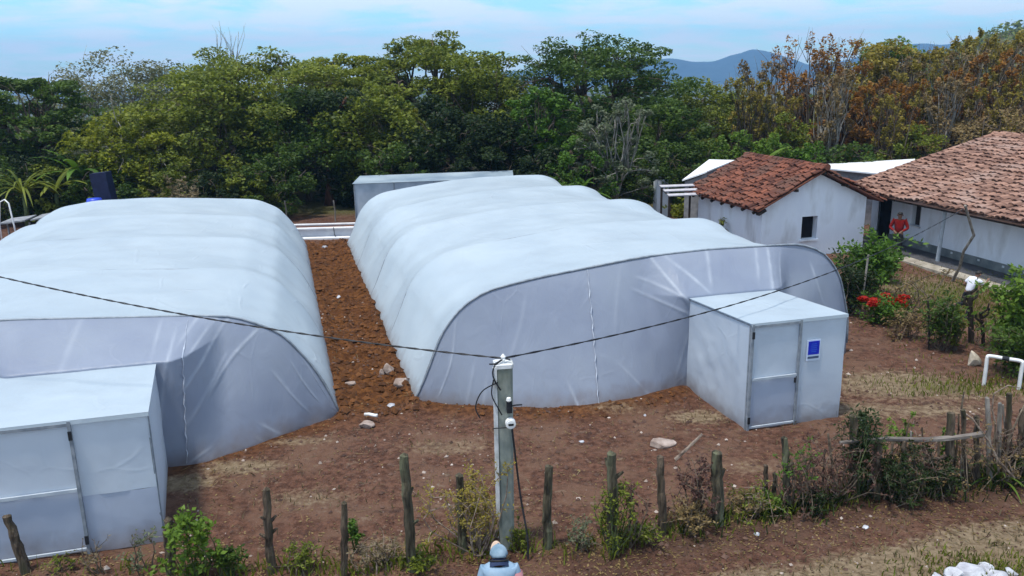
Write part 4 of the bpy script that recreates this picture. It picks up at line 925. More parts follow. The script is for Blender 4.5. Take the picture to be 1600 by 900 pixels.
# things behind the left tunnel
p = AT(165, 296, 38.5)
mb = MB(); mb.box((0, 0, .0), (.75, .6, 3.0), ry=-.10); nb = mb.build('box', NAVY, loc=(p[0], p[1], 1.42)); tag(nb, 'tall dark navy box standing behind the left greenhouse', 'box')
p = AT(147, 310, 37.6); mb = MB(); mb.lathe([(.0, 0), (.33, 0), (.36, .1), (.34, .5), (.36, .9), (.35, p[2]-.15), (.3, p[2]), (.1, p[2]+.02)], n=14); tag(mb.build('barrel', BLUE, loc=(p[0], p[1], 0), smooth=True), 'blue plastic barrel beside the tall navy box', 'barrel')
p = AT(10, 312, 36); mb = MB(); mb.tube([(-.5, 0, 0), (-.48, 0, 1.0), (-.3, 0, p[2]-.1), (-.08, 0, p[2]), (.08, -.02, p[2]-.15), (.16, -.03, 1.0), (.2, -.03, 0)], .035, 6); tag(mb.build('bent_pipe', WHITEP, loc=(p[0], p[1], 0), smooth=True), 'pale bent pipe hoop behind the far left greenhouse roof', 'pipe')
for i, (px, py, wpx) in enumerate([(28, 344, .6), (72, 338, .45)]):
    p = AT(px, py, 37.5); mb = MB(); mb.hexa([(-wpx, -.5, p[2]-.12), (wpx, -.5, p[2]+.02), (wpx, .5, p[2]+.1), (-wpx, .5, p[2]-.04), (-wpx, -.5, p[2]-.06), (wpx, -.5, p[2]+.08), (wpx, .5, p[2]+.16), (-wpx, .5, p[2]+.02)])
    for sx in (-1, 1): mb.box((sx*(wpx-.1), 0, (p[2]-.1)/2), (.06, .06, p[2]-.1))
    tag(mb.build('table', nmat('pale_board', (.16, .17, .19), (.30, .31, .33), rough=.7), loc=(p[0], p[1], 0)), ['pale table at the far left behind the bent pipe', 'pale table between the bent pipe and the blue barrel'][i], 'table')
l_, H = T(285, 287, 37.5); plant('dry_bush', 'pale dry bush showing over the left greenhouse roof', l_, H, 1.0, 'dry', 60, ns=10, nl=700, size=.2, sr=.02)
for i, (px, lb) in enumerate([(448, 'thin grey stake beyond the white bed, nearer the left greenhouse'), (524, 'thin grey stake beyond the white bed, nearer the right greenhouse')]):
    p = G(px, 346); mb = MB(); mb.tube([(0, 0, 0), (.02, 0, .5), (-.02, 0, 1.05)], .035, 6); tag(mb.build('stake', WOODG, loc=(p[0], p[1], 0)), lb, 'stake', 'stakes beyond the white bed')

# ------------------------------------------------------------------ utility pole and wires
PB = G(795, 855); PB[2] = 0; PT = AT(784, 568, PB[1]); PH = PT[2]
pole = empty('utility_pole', (PB[0]-.03, PB[1], 0), .12, 'short grey concrete utility pole with a bright strip for its sunlit left edge and black wires', 'utility pole')
mb = MB()
def prism(mb, r0, r1, z0_, z1_, mi=0, dx=0., ch=.035):
    vs = []
    for r_, z_ in ((r0, z0_), (r1, z1_)):
        for sx, sy in ((1, 1), (-1, 1), (-1, -1), (1, -1)):
            a_, b2 = (r_, r_-ch) if sx*sy > 0 else (r_-ch, r_)
            vs += [(dx+sx*a_, sy*b2, z_), (dx+sx*(r_-ch if a_ == r_ else r_), sy*(r_ if b2 != r_ else r_-ch), z_)]
    n = 8; mb.add(vs, [(i, (i+1) % n, n+(i+1) % n, n+i) for i in range(n)]+[tuple(range(n))[::-1], tuple(range(n, 2*n))], mi)
prism(mb, .105, .128, -.2, PH-.03)
mb.build('shaft', CONC, pole)
mb = MB(); mb.box((-.132, -.10, PH*.5+.30), (.055, .07, PH-.62)); mb.build('lit_edge', CONCW, pole)  # added bright strip stands for the pole's left face catching sunlight
mb = MB(); prism(mb, .138, .138, PH-.035, PH+.02); mb.build('cap', CONCW, pole)
mb = MB(); mb.tube([(.0, -.02, PH+.02), (.0, -.02, PH+.07)], .02, 6); mb.lathe([(.03, 0), (.045, .02), (.03, .045), (.04, .06), (.012, .10)], (0, -.02, PH+.05), 8); mb.build('insulator', WHITEP, pole)
zm = AT(793, 660, PB[1]-.15)[2]
mb = MB(); mb.tube([(.07, -.15, zm), (.07, -.23, zm)], .075, 14); mb.tube([(.07, -.23, zm), (.07, -.245, zm)], .06, 14)
mt_ = mb.build('meter', WHITEP, pole); mb = MB(); mb.box((.07, -.25, zm), (.075, .012, .03)); mb.build('dial', BLACK, mt_)
zb_ = AT(795, 633, PB[1]-.15)[2]
mb = MB(); mb.box((.06, -.17, zb_-.02), (.075, .08, .17)); mb.tube([(.06, -.2, zb_), (.16, -.22, zb_+.02), (.24, -.2, zb_+.01)], .012, 5); mb.build('bracket', BLACK, pole)
mb = MB(); mb.lathe([(.02, 0), (.04, .02), (.03, .06)], (.05, -.2, zb_+.07), 8); mb.build('insulator', WHITEP, pole)
def loop(mb, pts, r=.010, n=24):
    P = np.array(pts, float); k = len(P); out_ = []
    for i in range(n+1):
        f = i/n*(k-1); j = min(int(f), k-2); q_ = f-j; p0, p1_, p2_, p3 = P[max(j-1, 0)], P[j], P[j+1], P[min(j+2, k-1)]
        out_.append(.5*((2*p1_)+(-p0+p2_)*q_+(2*p0-5*p1_+4*p2_-p3)*q_**2+(-p0+3*p1_-3*p2_+p3)*q_**3))
    mb.tube(out_, r, 5)
mb = MB()
loop(mb, [(-.02, -.04, PH+.07), (-.14, -.12, PH-.0), (-.16, -.16, PH-.14), (-.06, -.17, PH-.34)], .012)
loop(mb, [(-.10, -.17, PH-.22), (-.32, -.12, PH-.36), (-.42, -.1, PH-.6), (-.36, -.1, PH-.78)], .010)
loop(mb, [(-.16, -.16, PH-.18), (-.19, -.17, PH-.4), (-.10, -.17, PH-.62), (-.05, -.17, PH-.72)], .010)
loop(mb, [(-.2, -.05, PH+.02), (-.12, -.1, PH+.04), (0, -.04, PH+.08), (.1, -.04, PH+.07)], .012)
mb.build('jumper_wire', BLACK, pole)
mb = MB(); loop(mb, [(.09, -.18, zm-.08), (.14, -.17, zm-.6), (.20, -.2, zm-1.2), (.27, -.35, zm-1.75), (.27, -.4, .02)], .016); mb.build('drop_cable', BLACK, pole)
mb = MB(); mb.tube([(-.18, -.16, zm-.08), (.02, -.18, zm-.07)], .008, 5); mb.build('strap', BLACK, pole)
TOP = np.array([PB[0]-.03, PB[1]-.03, PH+.09])
def wire(a, b_, sag, label, r=.011):
    mb = MB(); P = [a*(1-f)+b_*f-np.array([0, 0, sag*4*f*(1-f)]) for f in np.linspace(0, 1, 90)]
    for ph in (0, math.pi):
        Q = [p_+np.array([0, r*.8*math.cos(i*1.5+ph), r*.8*math.sin(i*1.5+ph)]) for i, p_ in enumerate(P)]; mb.tube(Q, r*.75, 4)
    return tag(mb.build('wire', BLACK), label, 'wire', 'wires strung from the pole')
wl = AT(-190, 385, 13.6); wire(TOP, wl, .22, 'twisted black wire running left from the pole across the left greenhouse')
wr_ = AT(1506, 326, 25.1); wire(TOP, wr_, .50, 'twisted black wire running right from the pole to the crooked grey pole')

# ------------------------------------------------------------------ fence
def post(px0, py0, px1, py1, r, label, mat, seed, knots=0, name='fence_post'):
    b0 = G(px0, py0); b0[2] = float(hz(b0[0], b0[1])); tp = AT(px1, py1, b0[1]+.02); rng = np.random.RandomState(seed); rr_ = random.Random(seed)
    d = tp-b0; mb = MB(); n = 9; P = []; rad = []
    for i in range(n+1):
        f = i/n; P.append(d*f+np.array([rng.normal()*.008, rng.normal()*.008, 0])*(0 < i)+np.array([0, 0, -.1 if i == 0 else 0])); rad.append(r*(1.08-.22*f)*rng.uniform(.92, 1.1))
    P.append(d+np.array([r*.15, 0, r*.25])); rad.append(r*.45)
    mb.tube(P, rad, 9, jit=.13, rng=rr_)
    for k in range(knots):
        f = rng.uniform(.35, .95); q_ = d*f; th = rng.uniform(0, 6.28); e = np.array([math.cos(th)*r*2.0, math.sin(th)*r*2.0, r*1.6]); mb.tube([q_, q_+e*.6, q_+e], [r*.55, r*.42, r*.25], 6, jit=.15, rng=rr_)
    return tag(mb.build(name, mat, loc=tuple(b0), smooth=False), label, 'fence post', 'posts of the rough fence')
PO = [((42, 897), (10, 806), .06, 'dark leaning post at the far left before the porch', POSTW, 0),
      ((268, 897), (262, 812), .07, 'dark post beside the bright green bush', POSTW, 0),
      ((424, 900), (416, 765), .055, 'knotty thin dark post with side stubs, left of the stake with a green sprig', POSTW, 5),
      ((537, 900), (538, 786), .045, 'plain thin dark post with a green sprig behind it', POSTW, 0),
      ((645, 893), (631, 712), .062, 'tallest grey mossy post left of the utility pole', POSTM, 2),
      ((724, 864), (719, 742), .06, 'mossy post under the dry vine left of the utility pole', POSTM, 2),
      ((855, 858), (857, 728), .062, 'straight dark post just right of the utility pole', POSTM, 0),
      ((958, 862), (955, 708), .075, 'thick post smothered in green vine', POSTM, 3),
      ((1036, 836), (1031, 714), .055, 'pale brown post left of the dry red brown shrub', POSTW, 0),
      ((1122, 822), (1121, 707), .08, 'thick mossy post right of the dry red brown shrub', POSTM, 1),
      ((1196, 785), (1197, 727), .035, 'short stub post, left one of the pair by the green clump', POSTW, 0),
      ((1210, 783), (1211, 740), .035, 'shortest stub post beside the green clump', POSTM, 0),
      ((1232, 803), (1226, 684), .05, 'mossy post before the porch door of the right greenhouse', POSTM, 2),
      ((1336, 778), (1334, 650), .07, 'thick post topped by a dark conical creeper', POSTW, 2),
      ((1368, 780), (1372, 690), .065, 'dark post right of the conical creeper', POSTW, 0),
      ((1415, 776), (1412, 690), .04, 'thin dark post in the tangle under the grey rail', POSTW, 0),
      ((1483, 765), (1485, 645), .065, 'square topped post holding up the grey rail', POSTW, 0),
      ((1508, 760), (1505, 640), .035, 'slim stake right of the rail post', POSTW, 0),
      ((1527, 756), (1526, 650), .04, 'dark slim stake at the start of the stake cluster', POSTW, 0),
      ((1547, 752), (1543, 622), .04, 'pale tall stake in the cluster near the right edge', WOODG, 0),
      ((1560, 750), (1563, 630), .035, 'grey stake in the middle of the right cluster', WOODG, 0),
      ((1578, 748), (1576, 615), .045, 'brown stake second from the right edge', POSTW, 1),
      ((1594, 745), (1597, 640), .055, 'thick stake at the right picture edge', POSTW, 1)]
for i, (b0, tp, r_, lb, mt, kn) in enumerate(PO): post(*b0, *tp, r_*1.12, lb, mt, 200+i, kn)
a = AT(1312, 692, G(1336, 778)[1]-.1); b_ = AT(1535, 680, G(1520, 757)[1]-.12)
mb = MB(); P = [a*(1-f)+b_*f+np.array([0, 0, .03*math.sin(f*7)]) for f in np.linspace(0, 1, 12)]; mb.tube(P, [.03+.02*f for f in np.linspace(0, 1, 12)], 7, jit=.15, rng=random.Random(3)); tag(mb.build('fence_rail', nmat('grey_rail_wood', (.085, .072, .064), (.22, .19, .17), scale=9, rough=.9, stretch=(.3, 1, 1), bump=.5)), 'crooked grey rail lying across the posts at the right', 'fence rail', 'rails of the rough fence')
a = AT(1400, 735, G(1420, 776)[1]); b_ = AT(1478, 712, G(1480, 765)[1]-.08)
mb = MB(); mb.tube([a, (a+b_)/2+np.array([0, 0, -.02]), b_], [.03, .035, .03], 6, jit=.1, rng=random.Random(4)); tag(mb.build('fence_rail', POSTW), 'short lower rail left of the rail post', 'fence rail', 'rails of the rough fence')
def stick(pts, r0, r1, label, mat=TWIGD, name='branch'):
    P = [AT(px, py, y_) for px, py, y_ in pts]; mb = MB(); Q = []
    for i in range(len(P)-1):
        for f in np.linspace(0, 1, 5)[:-1]: Q.append(P[i]*(1-f)+P[i+1]*f)
    Q.append(P[-1]); n = len(Q); mb.tube(Q, [r0+(r1-r0)*i/(n-1) for i in range(n)], 6, jit=.12, rng=random.Random(9)); return tag(mb.build(name, mat), label, 'branch', 'loose branches on the fence')
yf_ = G(1560, 752)[1]
stick([(1585, 747, yf_-.35), (1560, 720, yf_-.3), (1545, 690, yf_-.2), (1520, 655, yf_-.1), (1500, 640, yf_)], .022, .012, 'pale dead branch slanting down to the ground at the right', TWIGD)
stick([(1560, 745, yf_), (1555, 660, yf_), (1550, 640, yf_), (1553, 615, yf_), (1575, 602, yf_), (1592, 606, yf_)], .018, .007, 'thin twig arching over the stake cluster', TWIGD)
stick([(1500, 757, yf_+.1), (1506, 690, yf_+.1), (1502, 640, yf_+.1), (1506, 612, yf_+.1)], .03, .014, 'upright forked branch left of the stake cluster', TWIG)
stick([(1429, 768, yf_-.35), (1445, 745, yf_-.3), (1462, 730, yf_-.2)], .014, .008, 'short pale stick leaning under the grey rail', TWIGD)
yd_ = G(1085, 815)[1]
stick([(1055, 718, yd_), (1075, 700, yd_), (1097, 678, yd_)], .03, .022, 'broken pale stick stuck in the dry red brown shrub', TWIGD)
stick([(1570, 748, yf_-.1), (1575, 690, yf_-.1), (1592, 650, yf_-.1), (1602, 630, yf_)], .022, .012, 'brown branch leaning right at the picture edge', TWIG)

# ------------------------------------------------------------------ weeds and shrubs along the fence
def PX(px, py): p_ = G(px, py); return (p_[0], p_[1])
plant('weed', 'leafless forked weed before the left porch', PX(160, 895), .62, .28, 'dry', 300, ns=5, nl=60, size=.06, group='weeds along the fence')
plant('weed', 'spindly weed with few grey leaves before the left porch', PX(225, 893), .58, .3, 'grey', 301, ns=5, nl=110, size=.07, group='weeds along the fence')
plant('weed', 'small dry tuft at the lower left corner', PX(100, 899), .3, .25, 'olive', 302, ns=6, nl=110, size=.06, group='weeds along the fence')
plant('green_bush', 'bright green leafy bush at the foot of the left tunnel', PX(305, 903), 1.0, .27, 'lime', 303, ns=10, nl=650, size=.085, asp=.6, stem=STEMG, clump=.25, curl=.5, cat='bush')
plant('weed', 'darker green weed right of the bright bush', PX(357, 903), .5, .25, 'dark', 304, ns=9, nl=420, size=.075, stem=STEMG, group='weeds along the fence')
plant('weed', 'olive weed right of the knotty post', PX(468, 900), .45, .35, 'olive', 305, ns=10, nl=420, size=.06, group='weeds along the fence')
plant('weed', 'green sprig behind the plain thin post', PX(557, 860), .55, .12, 'bright', 306, ns=5, nl=240, size=.07, stem=STEMG, leafz=(.5, 1), group='weeds along the fence')
plant('weed', 'dry yellow weeds between the thin post and the tall mossy post', PX(590, 890), .42, .45, 'dry', 307, ns=14, nl=520, size=.05, group='weeds along the fence', stem=TWIGD)
plant('weed', 'low green weed at the foot of the tall mossy post', PX(660, 893), .28, .3, 'olive', 308, ns=10, nl=420, size=.06, stem=STEMG, group='weeds along the fence')
plant('vine', 'yellowish dry vine tangled against the utility pole', PX(750, 866), 1.2, .36, 'gold', 309, ns=30, nl=2000, size=.05, stem=TWIGD, clump=.35, curl=.6, cat='vine')
plant('weed', 'olive weed at the right foot of the utility pole', PX(815, 862), .5, .25, 'olive', 310, ns=9, nl=380, size=.055, group='weeds along the fence')
plant('weed', 'thin grey weed between the dark post and the vine covered post', PX(905, 858), .45, .4, 'grey', 311, ns=9, nl=260, size=.05, group='weeds along the fence')
plant('vine', 'green vine smothering the thick post', PX(957, 864), 1.22, .13, 'olive', 312, ns=16, nl=700, size=.06, stem=STEMG, clump=.25, curl=.4, cat='vine')
plant('weed', 'forked dry stem just right of the vine covered post', PX(983, 858), 1.1, .14, 'redbrown', 313, ns=4, nl=120, size=.06, group='weeds along the fence')
plant('weed', 'grassy weeds between the vine covered and the brown post', PX(1000, 850), .32, .4, 'olive', 314, ns=12, nl=380, size=.06, group='weeds along the fence')
plant('dry_shrub', 'dry red brown shrub between two fence posts', PX(1085, 822), 1.05, .34, 'redbrown', 315, ns=12, nl=420, size=.075, curl=.5, cat='shrub', stem=TWIG)
plant('weed', 'lower dry brush at the foot of the red brown shrub', PX(1075, 828), .45, .45, 'brown', 316, ns=16, nl=620, size=.06, group='weeds along the fence')
plant('weed', 'fresh green clump beside the two stub posts', PX(1208, 803), .32, .28, 'lime', 317, ns=12, nl=600, size=.05, stem=STEMG, group='weeds along the fence')
plant('weed', 'green tuft on top of the mossy post by the porch', PX(1240, 800), 1.25, .22, 'bright', 318, ns=8, nl=260, size=.06, leafz=(.75, 1), group='weeds along the fence')
plant('vine', 'dark conical creeper on the thick post', PX(1338, 776), 1.42, .2, 'deep', 319, ns=18, nl=1800, size=.065, stem=STEMG, clump=.6, curl=.3, cat='vine', leafz=(.3, 1))
plant('dry_shrub', 'dry reddish brush left of the conical creeper', PX(1292, 790), .95, .36, 'redbrown', 320, ns=16, nl=700, size=.06, curl=.6, cat='shrub')
plant('dry_shrub', 'dense dark brush under the grey rail', PX(1395, 782), .8, .5, 'deep', 321, ns=20, nl=1700, size=.06, curl=.5, cat='shrub')
plant('dry_shrub', 'brown twiggy tangle above the grey rail', PX(1425, 772), 1.0, .4, 'brown', 322, ns=16, nl=420, size=.055, curl=.6, cat='shrub')
plant('weed', 'green sprig right of the conical creeper', PX(1398, 755), 1.15, .2, 'lime', 323, ns=6, nl=420, size=.06, leafz=(.72, 1), stem=STEMG, group='weeds along the fence')
plant('weed', 'green sprig beside the square topped post', PX(1472, 755), 1.0, .18, 'bright', 324, ns=6, nl=360, size=.06, leafz=(.7, 1), stem=STEMG, group='weeds along the fence')
plant('dry_shrub', 'dark brush at the foot of the square topped post', PX(1460, 772), .6, .5, 'deep', 325, ns=18, nl=1300, size=.06, curl=.5, cat='shrub')
blades('reed_clump', 'blue green reedy clump among the right stakes', PX(1558, 752), .95, 26, 'dark', 326, .022)
plant('dry_shrub', 'grey brown brush around the right stake cluster', PX(1560, 750), .95, .5, 'brown', 327, ns=20, nl=360, size=.06, curl=.4, cat='shrub', stem=TWIGD)
plant('dry_shrub', 'dark brush at the right edge of the fence', PX(1600, 750), .6, .4, 'deep', 328, ns=14, nl=900, size=.06, curl=.4, cat='shrub')
plant('weed', 'brown weeds left of the two stub posts', PX(1165, 806), .4, .4, 'brown', 329, ns=12, nl=360, size=.055, group='weeds along the fence')
plant('weed', 'low dark weeds right of the mossy porch post', PX(1270, 800), .42, .4, 'deep', 330, ns=14, nl=800, size=.055, group='weeds along the fence')
rgf = random.Random(31)
for i in range(16):
    px = 1290+i*19.5+rgf.uniform(-6, 6); py = 782-(px-1290)*.115+rgf.uniform(-3, 3); h_ = rgf.uniform(55, 115)
    post(px, py, px+rgf.uniform(-14, 14), py-h_, .014+.008*rgf.random(), 'thin crooked stake in the tangle at the right end of the fence', [POSTW, TWIG, POSTW, WOODG][i % 4], 400+i, 1, name='thin_stake')['group'] = 'thin stakes in the fence tangle'
for i, (px, py, h_, rr_, lf, lb) in enumerate([(1315, 782, 1.0, .35, 'redbrown', 'dry twiggy shrub just left of the dark creeper post'), (1440, 768, .95, .4, 'redbrown', 'reddish twigs hanging below the middle of the grey rail'), (1510, 760, 1.0, .35, 'brown', 'brown twigs behind the slim stake'), (1585, 750, 1.05, .35, 'redbrown', 'reddish dry twigs at the right picture edge'), (1250, 802, .7, .3, 'redbrown', 'low reddish twigs right of the mossy porch post'), (1180, 806, .5, .3, 'olive', 'olive weed left of the stub posts')]):
    plant('dry_shrub', lb, PX(px, py), h_, rr_, lf, 420+i, ns=14, nl=260, size=.06, curl=.7, cat='shrub', stem=[TWIG, TWIGD][i % 2], sr=.010)
# garden bed beside the tunnel
plant('garden_bush', 'leafy green bush between the right greenhouse and the small house', PX(1345, 462), 1.75, .85, 'bright', 340, ns=18, nl=1900, size=.16, asp=.5, stem=STEMG, clump=.4, cat='bush', sr=.025)
plant('garden_bush', 'dark brownish bush hugging the right side of the greenhouse', PX(1330, 490), 1.5, .8, 'deep', 341, ns=18, nl=1700, size=.12, clump=.5, cat='bush', sr=.02)
plant('garden_bush', 'second leafy bush by the veranda corner', PX(1385, 440), 1.1, .6, 'bright', 342, ns=14, nl=1000, size=.15, clump=.4, cat='bush', sr=.02)
fl_ = plant('flower_bed', 'red flowering plant beside the right greenhouse', PX(1378, 505), .75, .75, 'bright', 343, ns=20, nl=1300, size=.11, clump=.4, cat='flowers', stem=STEMG)
rng = np.random.RandomState(4); C = np.concatenate([ellip(rng, 70, (rng.uniform(-.55, .6), rng.uniform(-.3, .3), rng.uniform(.52, .80)), (.16, .12, .07), .4) for _ in range(11)])
link('blossom', quads_mesh('blossom', leaf_quads(C, .10, rng, .8, .8), LEAF['red']), fl_)
fl2 = plant('flower_bed', 'small red flowered plant behind the big red one', PX(1370, 458), .7, .3, 'olive', 344, ns=8, nl=260, size=.1, cat='flowers')
C = ellip(rng, 90, (0, 0, .72), (.22, .15, .12), .4); link('blossom', quads_mesh('blossom', leaf_quads(C, .10, rng, .8, .8), LEAF['red']), fl2)
plant('garden_shrub', 'leafless brown shrub right of the red flowers', PX(1425, 500), 1.1, .6, 'brown', 345, ns=10, nl=200, size=.1, cat='shrub', curl=.6, sr=.025)
plant('garden_shrub', 'upright dark green shrub in front of the crooked pole', PX(1468, 545), 1.5, .5, 'dark', 346, ns=18, nl=1500, size=.10, cat='shrub', clump=.4)
plant('garden_shrub', 'olive stalks beside the upright dark shrub', PX(1488, 545), 1.0, .35, 'olive', 347, ns=12, nl=420, size=.1, cat='shrub', stem=TWIG)
plant('garden_shrub', 'dry low twigs below the red flowers', PX(1415, 530), .7, .7, 'brown', 348, ns=16, nl=420, size=.09, cat='shrub', curl=.6)
plant('garden_shrub', 'dead twiggy stalks behind the white pipe frame', PX(1548, 548), .95, .4, 'redbrown', 349, ns=12, nl=120, size=.09, cat='shrub', curl=.5, sr=.02)
plant('garden_bush', 'glossy bright green bush at the right picture edge', PX(1590, 555), 2.1, .8, 'lime', 350, ns=16, nl=1500, size=.16, asp=.5, cat='bush', stem=STEMG, clump=.3, sr=.02)
plant('garden_bush', 'darker green bush behind the white pipe frame', PX(1582, 585), 1.1, .7, 'dark', 351, ns=16, nl=1200, size=.13, cat='bush', clump=.4)
plant('garden_bush', 'yellowing plants at the foot of the slatted lean-to', PX(1075, 350), 1.1, .9, 'yellow', 352, ns=14, nl=800, size=.18, cat='bush')
plant('garden_bush', 'dark plants beside the white pillar', PX(985, 345), 1.0, .9, 'dark', 353, ns=14, nl=800, size=.18, cat='bush')
plant('weed', 'small weed on the soil mound by the small house wall', (8.55, 33.2), .6, .2, 'yellow', 354, ns=5, nl=60, size=.12)
# thin stakes in the garden
def gstake(a_, b2, r_, label, mat=WOODG, stubs=False):
    b0 = G(*a_); tp = AT(*b2, b0[1]); d = tp-b0; mb = MB(); mb.tube([(0, 0, -.05), d*.5+np.array([.02, 0, 0]), d], [r_, r_*.9, r_*.8], 7)
    if stubs:
        for f, s_ in ((.95, 1), (.7, -1), (.8, 1)): mb.tube([d*f, d*f+np.array([.16*s_, 0, .12]), d*f+np.array([.18*s_, 0, .28])], [r_*.7, r_*.55, r_*.4], 6)
    return tag(mb.build('garden_stake', mat, loc=tuple(b0)), label, 'stake', 'stakes in the garden')
gstake((1342, 492), (1357, 398), .035, 'pale stake leaning beside the leafy garden bush')
gstake((1518, 535), (1514, 455), .075, 'dark stubby post below the running child', WOODD, True)
gstake((1537, 540), (1532, 488), .05, 'low dark branching post right of the stubby one', WOODD, True)
gstake((1452, 545), (1450, 470), .03, 'dark thin stake left of the upright shrub', WOODD)
# white pipe frame
b0 = G(1537, 600); b1 = G(1592, 608); z_ = AT(1541, 556, b0[1])[2]
pf_ = empty('pipe_frame', tuple(b0), math.atan2(b1[1]-b0[1], b1[0]-b0[0]), 'white pipe frame with a dark joint at the right edge', 'pipe frame')
ln = np.linalg.norm((b1-b0)[:2]); mb = MB(); loop(mb, [(0, 0, -.05), (0, 0, z_*.5), (0, 0, z_-.06), (.05, 0, z_), (ln*.5, 0, z_-.01), (ln-.05, 0, z_-.02), (ln, 0, z_-.08), (ln, 0, z_*.5), (ln, 0, -.05)], .045, 48); mb.build('pipe', WHITEP, pf_, smooth=True)
mb = MB(); mb.tube([(ln*.42, 0, z_-.005), (ln*.62, 0, z_-.01)], .052, 8); mb.build('joint', BLACK, pf_)

# ------------------------------------------------------------------ stones
def rock(px, py, sx, sy, sz, label, mat, seed, rz=0, name='rock', group=None, sub=3, tilt=0):
    p_ = G(px, py); bm = bmesh.new(); bmesh.ops.create_icosphere(bm, subdivisions=sub, radius=1); rng = np.random.RandomState(seed)
    off = rng.uniform(0, 50, 3)
    planes = [(Vector(rng.normal(size=3)).normalized(), rng.uniform(.50, .82)) for _ in range(13)]
    for v_ in bm.verts:
        for nn, dd in planes:
            k = v_.co.dot(nn)
            if k > dd: v_.co -= nn*(k-dd)
        v_.co *= 1+.08*float(fbm(v_.co.x*1.7+off[0]+v_.co.z, v_.co.y*1.7+off[1], 3))
        v_.co = Vector((v_.co.x*sx, v_.co.y*sy, v_.co.z*sz))
    me_ = bpy.data.meshes.new(name); bm.to_mesh(me_); bm.free(); me_.materials.append(mat)
    o = link(name, me_, None, (p_[0], p_[1], float(hz(p_[0], p_[1]))+sz*.35)); o.rotation_euler = (tilt, 0, rz)
    return tag(o, label, 'rock', group)
rock(1032, 693, .32, .22, .13, 'large flat pinkish rock on the bare earth', STONE, 1, .2)
rock(572, 668, .19, .15, .10, 'brown slab rock under the white tube', STONE, 2, -.2)
rock(609, 588, .15, .17, .22, 'upright pale rock in the earth path beside the right greenhouse', STONE, 3)
rock(628, 612, .24, .16, .14, 'grey rock at the corner of the right greenhouse', STONE, 4, .6)
rock(611, 634, .11, .10, .09, 'whitish rock at the mouth of the earth path', STONEW, 5)
rock(597, 590, .06, .06, .1, 'small pale stone left of the upright rock', STONE, 6)
rock(548, 604, .16, .07, .06, 'thin curved stone on the left of the earth path', STONE, 7)
rock(530, 470, .10, .09, .07, 'pale pink stone halfway up the earth path', STONEW, 8)
rock(508, 393, .12, .1, .08, 'white stone at the far end of the earth path', STONEW, 9)
rock(1520, 568, .20, .17, .27, 'cream boulder beside the white pipe frame', nmat('cream_stone', (.42, .36, .28), (.6, .53, .43), rough=.95, bump=.4), 10)
rock(908, 690, .06, .05, .04, 'little white stone right of the utility pole', STONEW, 11, group='little white stones')
rock(1008, 648, .045, .04, .035, 'little white stone before the front film of the right greenhouse', STONEW, 12, group='little white stones')
rock(1352, 824, .07, .05, .04, 'white chip on the near side of the fence', STONEW, 13, group='little white stones')
rock(1183, 837, .06, .05, .04, 'pale chip below the thick mossy post', STONEW, 14, group='little white stones')
rock(1345, 655, .07, .05, .05, 'pale chip right of the porch corner', STONEW, 17, group='little white stones')
for i, (px, py, s_, lb) in enumerate([(1520, 902, .24, 'largest white rock of the pile at the lower right corner'), (1490, 905, .15, 'white rock at the left of the corner pile'), (1538, 890, .14, 'white rock on top of the corner pile'), (1556, 903, .15, 'white rock at the right of the corner pile'), (1462, 906, .10, 'small cream rock beside the corner pile'), (1580, 898, .11, 'white rock furthest right of the corner pile')]):
    rock(px, py, s_, s_*.9, s_*.7, lb, STONEW, 30+i, i, group='white rocks of the corner pile', sub=3)
p_ = G(580, 660); mb = MB(); mb.tube([(-.13, .03, .02), (-.03, .0, .035), (.09, -.06, .03), (.15, -.07, .03)], [.035, .035, .035, .04], 8); tag(mb.build('tube', WHITEP, loc=(p_[0], p_[1], .15), smooth=True), 'short white tube lying on the brown slab rock', 'tube')

# scattered ground cover
def ok_ground(x, y):
    u2_, v2_ = loc2(x, y); u1_, v1_ = loc2(x, y, O1)
    in2 = (u2_ > .05) & (u2_ < 11.2) & (v2_ > -1.5*np.sin(np.pi*np.clip(u2_/8, 0, 1))) & (v2_ < 19)
    inp2 = (u2_ > 6.1) & (u2_ < 8.4) & (v2_ > -3.5) & (v2_ < 1); inp1 = (u1_ < -3) & (u1_ > -5.3) & (v1_ > -4.3) & (v1_ < 1)
    in1 = (u1_ < -.05) & (v1_ > -1.8*np.clip(-u1_/3.2, 0, 1)) & (v1_ < 19)
    return ~(in2 | inp2 | inp1 | in1)
rng = np.random.RandomState(77)
def scatter(n, x0_, x1_, y0_, y1_, dens=None):
    x = rng.uniform(x0_, x1_, n); y = y0_+(y1_-y0_)*rng.uniform(0, 1, n)**1.3; k = ok_ground(x, y)
    if dens is not None: k &= rng.uniform(0, 1, n) < dens(x, y)
    return x[k], y[k]
